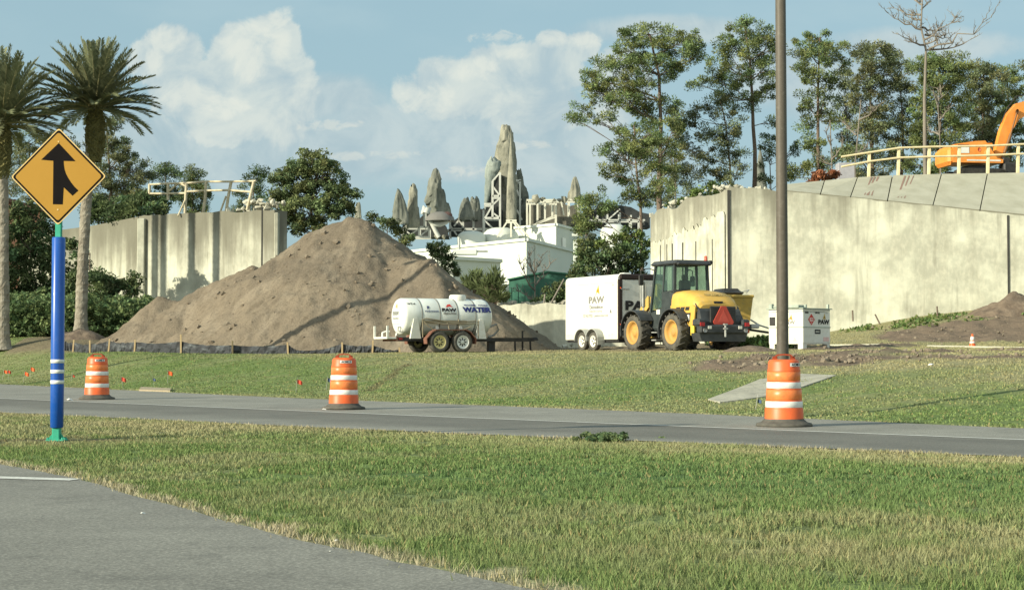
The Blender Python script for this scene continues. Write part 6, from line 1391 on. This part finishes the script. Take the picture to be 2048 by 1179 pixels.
def dome(label, cx, py, Yd, r, h, m=bw):
    c = P(cx, py, Yd); mb = MB(); mb.lathe([(r,-6.0),(r,0),(r*.93,h*.4),(r*.75,h*.72),(r*.45,h*.93),(0,h)], 24, c=tuple(c)); tag(mb.build('roof_dome', m), label, 'dome')
dome('large pale dome on the roof left of the slim spire', 1001, 474, 228, 2.6, 1.4, bw); dome('small pale dome on the roof between the white towers', 943, 474, 226, 2.0, .9, bw); dome('pale rounded dome on the roof beyond the tall pines', 1228, 464, 230, 2.0, 1.2, bw)
t = thing('roof_equipment', 'white pipes and vents on the roof of the annex', 'roof equipment', tuple(P(930,512,168)))
mb = MB(); mb.box((0,0,.4),(2.6,1.0,.6), ch=.1); mb.build('vent_housing', bw2, t); mb = MB(); mb.tube([(-.6,0,.5),(-.6,0,2.0)], .12, 8); mb.build('pipe', steel, t); mb = MB(); mb.box((1.8,0,.5),(1.2,.8,.15)); mb.build('duct', steel, t)
# green shed
gm_ = mat('green_metal', [(.3,(.035,.125,.085)),(.7,(.055,.17,.115))], scale=.8, rough=.55, sc=(3,3,.2))
Yg = 108; z0 = P(1060,640,Yg).z; t = thing('green_shed', 'dark green metal shed with a low gable right of the palmettos', 'shed', (XP(1090,Yg), Yg, 0), R(-6))
w2 = 3.1; k = lambda py: P(1090, py, Yg).z
mb = MB(); mb.prism([(-2.45,0),(2.9,0),(2.9,k(553)),(.15,k(544)),(-2.45,k(559))], 0, 12, 'y'); mb.build('wall', gm_, t)
mb = MB(); mb.prism([(-2.55,k(559.5)),(.15,k(544)-.02),(3.0,k(553.5)),(3.0,k(551)),(.15,k(541.5)),(-2.55,k(557))], -.15, 12.2, 'y'); mb.build('roof', mat('green_roof', (.04,.16,.10), scale=1, rough=.5), t)
mb = MB()
for i in range(12): mb.box((-2.3+i*.45,-.02,k(600)*.5+.3),(.04,.05,k(562)-.2))
mb.build('wall_rib', gm_, t)
mb = MB(); p = P(1151,520,120); mb.box((p.x,p.y,p.z/2+.7),(.32,.32,p.z+1.6), ch=.02); mb.box((p.x,p.y,p.z+1.9),(.5,.5,.2)); tag(mb.build('white_pylon', bw2), 'slim white post in front of the grey side of the big building', 'post')
# brown roof behind the left trees
pb = P(18,385,118); t = thing('brown_roof_house', 'red-brown sloping roof glimpsed behind the left edge of the sign', 'building', (pb.x, pb.y, 0), R(12))
zz = pb.z; mb = MB(); mb.prism([(-6,0),(2.2,0),(2.2,zz-1.3),(-6,zz+.9)], 0, 6, 'y'); mb.build('wall', mat('brown_wall', [(.3,(.16,.085,.055)),(.7,(.24,.13,.085))], scale=.8, rough=.9), t)
mb = MB(); mb.prism([(-6.3,zz+1.0),(2.6,zz-1.4),(2.6,zz-1.15),(-6.3,zz+1.3)], -.4, 6.4, 'y'); mb.build('roof', plain('dark_roof_edge', (.05,.03,.022), rough=.8), t)
for x_ in (-1.2,-.4): mb = MB(); mb.box((x_,-.03,zz-.35-(x_+1.2)*.2),(.55,.05,.45)); mb.build('window', plain('pale_window', (.42,.47,.46), rough=.2), t)
mb = MB(); mb.lathe([(.14,-.12),(.14,-.05),(0,-.04)], 12, 'y', (.45,-.02,zz-.62)); mb.build('lamp', bw2, t)
t = thing('tank_unit', 'mauve-grey box standing behind the left end of the tan railing', 'metal box', tuple(P(1690,362,84)))
mb = MB(); mb.box((0,0,.45),(.85,.8,.95), ch=.02); mb.build('housing', plain('mauve_grey', (.36,.36,.38), rough=.6), t)

# ------------------------------------------------------------ rock spires on steel frames
def rockmat(name, a, b, c):
    return mat(name, [(.30,c),(.45,a),(.62,b),(.78,tuple(v*.6 for v in c))], scale=.9, rough=.92, bump=1.0, bscale=1.6, sc=(1,1,.4), detail=10, nr=.7)
R1 = rockmat('rock_grey', (.125,.135,.112), (.22,.225,.185), (.035,.04,.035)); R2 = rockmat('rock_buff', (.20,.20,.155), (.33,.32,.25), (.06,.06,.05)); R3 = rockmat('rock_blue', (.20,.235,.212), (.30,.335,.30), (.09,.115,.10))
def spire(label, prof, Yd, m, group='grey rock spires beyond the buildings', squash=.8, amp=.16, seed=0, name='rock_spire'):
    """prof: (py, left px, right px) from top to foot"""
    prof = sorted(prof); n = 33; c0 = P((prof[-1][1]+prof[-1][2])/2, prof[-1][0], Yd)
    ys = np.arange(prof[0][0], prof[-1][0]+.5, 2.6); l = np.interp(ys, [p[0] for p in prof], [p[1] for p in prof]); r = np.interp(ys, [p[0] for p in prof], [p[2] for p in prof])
    V = []; 
    for y_, a, b in zip(ys, l, r):
        c = P((a+b)/2, y_, Yd); hw = (b-a)/2/F*Yd
        ang = np.arange(n)*2*np.pi/n; ca, sa = np.cos(ang), np.sin(ang)
        nz = fbm(ca*1.4+seed*7+3, sa*1.4+9, c.z*.16+seed, 4)-.5
        # fractured columns: each keeps its own set-back over a few metres of height
        colid = np.floor(ang/(2*np.pi)*11+1.6*(fbm(ca*1.5+seed, sa*1.5, c.z*.10)-.5)*2+seed*.37)
        lay = np.floor(c.z*.28+_h((colid.astype(np.int64)+50), np.full(n, seed+3), np.full(n, 5))*3)
        bl = _h((colid.astype(np.int64)+90), lay.astype(np.int64)+7, np.full(n, seed+11))-.5; nz3 = vn(ca*5+40+seed, sa*5+40, c.z*1.1)-.5
        rr = hw*(1.02+amp*4*nz+amp*2.9*bl+amp*1.5*nz3); jag = (_h((colid.astype(np.int64)+90), np.full(n, 77), np.full(n, seed))-.5)*(2.4*hw if y_ < ys[0]+6 else .5)
        V.append(np.stack([c.x+rr*ca, Yd+rr*sa*squash, c.z+jag], -1))
    V = np.concatenate(V); k_ = len(ys); i, j = np.meshgrid(np.arange(k_-1), np.arange(n), indexing='ij'); Fq = np.stack([i*n+j, i*n+(j+1)%n, (i+1)*n+(j+1)%n, (i+1)*n+j], -1).reshape(-1,4)
    top = V[:n].mean(0)+np.array((0,0,.35)); V = np.concatenate([V, top[None]]); cap = np.array([[j, (j+1)%n, len(V)-1, len(V)-1] for j in range(n)])
    V = V-np.array(c0); o = npobj(name, V, np.concatenate([Fq, cap[:,[0,1,2,2]]]) if False else Fq, m); o.location = c0
    return tag(o, label, 'rock spire', group)
spire('leftmost pointed rock spire, pale green-grey', [(378,795,798),(388,792,804),(405,789,810),(425,786,814),(450,784,816)], 222, R1, seed=1)
spire('narrow upright rock spire second from the left', [(371,821,829),(382,818,834),(400,817,836),(420,815,837),(455,814,838)], 224, R2, seed=2, amp=.12)
spire('broad dark jagged rock spire left of the main tower', [(338,872,876),(346,864,880),(365,860,885),(390,857,889),(415,852,893),(440,848,897)], 228, R1, seed=3, amp=.2)
spire('tallest buff rock tower standing over the buildings', [(254,1010,1018),(261,1001,1026),(275,999,1028),(300,991,1031),(320,988,1032),(350,990,1033),(400,998,1034),(450,1000,1034),(470,1000,1034)], 240, R2, seed=4, amp=.12)
spire('blue-grey rock flank hanging left of the tallest tower', [(312,982,990),(320,978,1000),(335,973,1000),(350,971,992),(370,970,986),(395,969,978),(418,968,972)], 236, R3, seed=5, amp=.12, squash=.6)
spire('dark rock buttress right of the tallest tower', [(340,1033,1041),(350,1033,1043),(370,1034,1046),(385,1036,1054),(410,1036,1056),(450,1034,1057)], 242, R1, seed=6, amp=.2)
spire('pale smooth cone spire standing on tripod legs', [(268,1021.5,1022.5),(300,1019,1025),(330,1017,1028),(370,1014,1031),(410,1013,1033),(440,1012,1032)], 226, R2, seed=7, amp=.04)
spire('small spire above the right scaffold', [(353,1148,1151),(365,1142,1155),(380,1138,1158),(400,1134,1160)], 236, R2, seed=8, amp=.1)
spire('low rounded rock right of the broad spire', [(396,929,934),(404,924,938),(418,920,942),(440,916,946)], 232, R1, seed=9)
spire('low rounded rock beside the tallest tower', [(395,945,952),(402,941,957),(418,939,959),(440,936,962)], 234, R1, seed=10)
spire('tiny rock tip showing behind the mound crest and oak', [(407,713,719),(415,711,721),(440,709,723)], 226, R2, seed=11)
spire('slim grey spire seen between the pines left of the lamp post', [(299,1519,1521),(315,1516,1525),(340,1513,1529),(380,1510,1534)], 236, R1, seed=12, amp=.05)
st_ = mat('frame_steel', [(.3,(.42,.43,.39)),(.7,(.56,.57,.51))], scale=.6, rough=.6)
stc = mat('frame_steel_cream', [(.3,(.55,.54,.44)),(.7,(.68,.67,.55))], scale=.6, rough=.6)
def frame(label, Yd, segs, w_=.26, m=st_, group='steel frames carrying the rock work'):
    o = P(segs[0][0], segs[0][1], Yd); t = thing('steel_frame', label, 'steel frame', tuple(o), 0, group)
    for (x0, y0, x1, y1) in segs:
        a, b = P(x0,y0,Yd)-o, P(x1,y1,Yd)-o; v = abs(x1-x0) < 4; h = abs(y1-y0) < 6; nm = 'column' if v else ('beam' if h else 'brace')
        mb = MB(); mb.bar(a, b, w_*(1 if nm != 'brace' else .75)); mb.build(nm, m, t)
        if nm != 'brace': mb = MB(); off = Vector((0,3.2,0)); mb.bar(a+off, b+off, w_*.8); mb.build(nm, m, t)
    return t
frame('steel lattice inside the left flank of the tallest tower', 231, [(1000,345,1000,472),(985,362,985,436),(985,392,1000,392),(968,436,1000,436),(968,408,985,408),(985,362,1000,345),(985,372,1000,392),(970,436,985,410),(985,425,1000,436),(968,436,968,472),(968,440,995,465),(985,410,1000,396)], .30)
frame('steel lattice on the right of the tallest tower', 238, [(1040,361,1040,465),(1032,361,1042,361),(1034,380,1042,400),(1034,420,1044,440)], .30)
frame('long low steel frame between the white domes and the mound', 224, [(804,455,804,475),(838,455,838,472),(858,456,858,472),(806,454,858,454),(806,457,828,474),(858,457,838,474),(812,474,860,474),(838,457,815,474),(849,418,849,454)], .25)
frame('row of pale columns under the dark ledge left of the tallest tower', 233, [(900,440,900,474),(926,432,926,470),(947,420,947,468),(967,420,967,474),(905,458,990,458),(900,450,914,470),(918,440,926,452),(908,452,918,440),(891,460,926,460)], .30)
frame('tripod legs beneath the pale cone spire', 225, [(1022,441,1022,474),(1015,442,994,474),(1029,442,1058,474),(1026,443,1046,470),(1012,441,1033,441)], .28, stc)
frame('cream scaffold cage right of the tallest tower', 232, [(1054,402,1054,450),(1060,404,1060,448),(1112,404,1112,474),(1053,404,1113,404),(1053,400,1158,400),(1075,404,1075,440),(1090,404,1090,438),(1105,404,1105,432),(1072,447,1112,430),(1066,450,1112,434),(1138,400,1138,430),(1158,400,1158,430),(1122,402,1128,430)], .26, stc)
frame('grey scaffold seen through the pines at the right', 236, [(1195,430,1195,456),(1215,420,1215,456),(1240,425,1240,456),(1175,440,1290,440),(1215,440,1240,418),(1262,430,1262,456),(1280,432,1280,456)], .25, st_)
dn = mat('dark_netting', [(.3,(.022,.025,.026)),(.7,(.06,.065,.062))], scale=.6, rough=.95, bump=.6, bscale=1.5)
def ledge(label, Yd, pts, th, name='rock_ledge', m=dn, sub=3):
    q = [P(x, y, Yd) for x, y in pts]; mb = MB(); n = len(q)
    jit = [Vector((random.uniform(-.2,.2),0,random.uniform(-.2,.2))) for _ in q]
    mb.add([v for v in q]+[v+Vector((0,th,0))+j for v, j in zip(q, jit)], [tuple(range(n)), tuple(range(2*n-1,n-1,-1))]+[(i,(i+1)%n,(i+1)%n+n,i+n) for i in range(n)]); return tag(mb.build(name, m), label, 'rock ledge')
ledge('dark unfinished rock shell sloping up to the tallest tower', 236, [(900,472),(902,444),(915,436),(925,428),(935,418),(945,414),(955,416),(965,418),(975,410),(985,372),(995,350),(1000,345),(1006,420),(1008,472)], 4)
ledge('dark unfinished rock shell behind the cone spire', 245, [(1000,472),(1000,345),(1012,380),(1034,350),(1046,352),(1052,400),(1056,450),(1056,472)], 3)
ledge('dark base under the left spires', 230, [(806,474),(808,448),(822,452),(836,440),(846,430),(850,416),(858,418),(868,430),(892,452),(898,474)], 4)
ledge('dark rock shell behind the cream scaffold', 238, [(1052,450),(1060,410),(1085,406),(1120,404),(1140,412),(1160,406),(1162,450)], 4, m=rockmat('rock_dark', (.12,.115,.09), (.20,.19,.15), (.05,.05,.045)))  # rock in its own dark warm-grey colour
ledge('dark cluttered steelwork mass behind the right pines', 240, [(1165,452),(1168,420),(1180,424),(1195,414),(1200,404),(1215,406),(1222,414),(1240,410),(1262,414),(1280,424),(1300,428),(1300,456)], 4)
# curved canopy and hull-like rock beside the broad spire
c = P(880,434,222); mb = MB(); mb.lathe([(2.1,-.55),(1.9,.0),(1.4,.45),(.8,.68),(0,.78)], 20, c=tuple(c)); tag(mb.build('rock_canopy', mat('canopy_grey', (.17,.165,.15), scale=1, rough=.8)), 'grey domed canopy in front of the broad dark spire', 'canopy')
mb = MB(); mb.tube([P(893,434,221.5),P(900,430,221.5),P(904,428,221.5)], [.8,.6,.15], 10); tag(mb.build('canopy_snout', mat('snout_brown', (.12,.07,.06), scale=1, rough=.8)), 'brown pointed snout at the right end of the grey canopy', 'rock work')
mb = MB(); mb.tube([P(858,440,222),P(866,448,222),P(880,448,222),P(892,444,222),P(902,438,222)], [.28,.35,.4,.35,.15], 8); mb.tube([P(864,447,222),P(872,464,222),P(878,474,222)], .3, 8); mb.tube([P(852,426,222),P(856,416,222),P(850,414,222),P(844,428,222)], [.5,.5,.4,.2], 8); tag(mb.build('curved_support', st_), 'pale curved support below the grey canopy', 'steel frame')
rubpts = [(XP(px,230), 230, P(px,py,230).z) for px, py in ((1070,401),(1085,398),(1095,397),(1110,399),(1130,399),(1142,397),(1155,400),(1078,399),(1120,400),(890,474),(875,474),(985,470))]
rubble('site_clutter', rubpts, (.4,.6,.7), 'pale lumps of unfinished rock work along the scaffold top', R2, .6)
# rough poles and sticks before the green shed
for px0, py0, px1, py1, lab in ((1102,606,1128,558,'thin pole leaning toward the cargo trailer'),(1088,606,1090,588,'short upright stick in front of the green shed')):
    mb = MB(); mb.tube([P(px0,py0,74), P(px1,py1,74)], .045, 6); tag(mb.build('leaning_pole', PBARK), lab, 'pole')
for px0, py0, px1, py1, lab in ((1706,642,1705,620,'first thin dead stalk against the right wall beside the fuel tank'),(1760,648,1750,628,'leaning dead stalk against the right wall'),(1875,632,1874,612,'thin dead stalk against the middle of the right wall')):
    mb = MB(); mb.tube([P(px0,py0,69), P(px1,py1,69)], .035, 6); tag(mb.build('dead_stalk', BARK), lab, 'stalk')
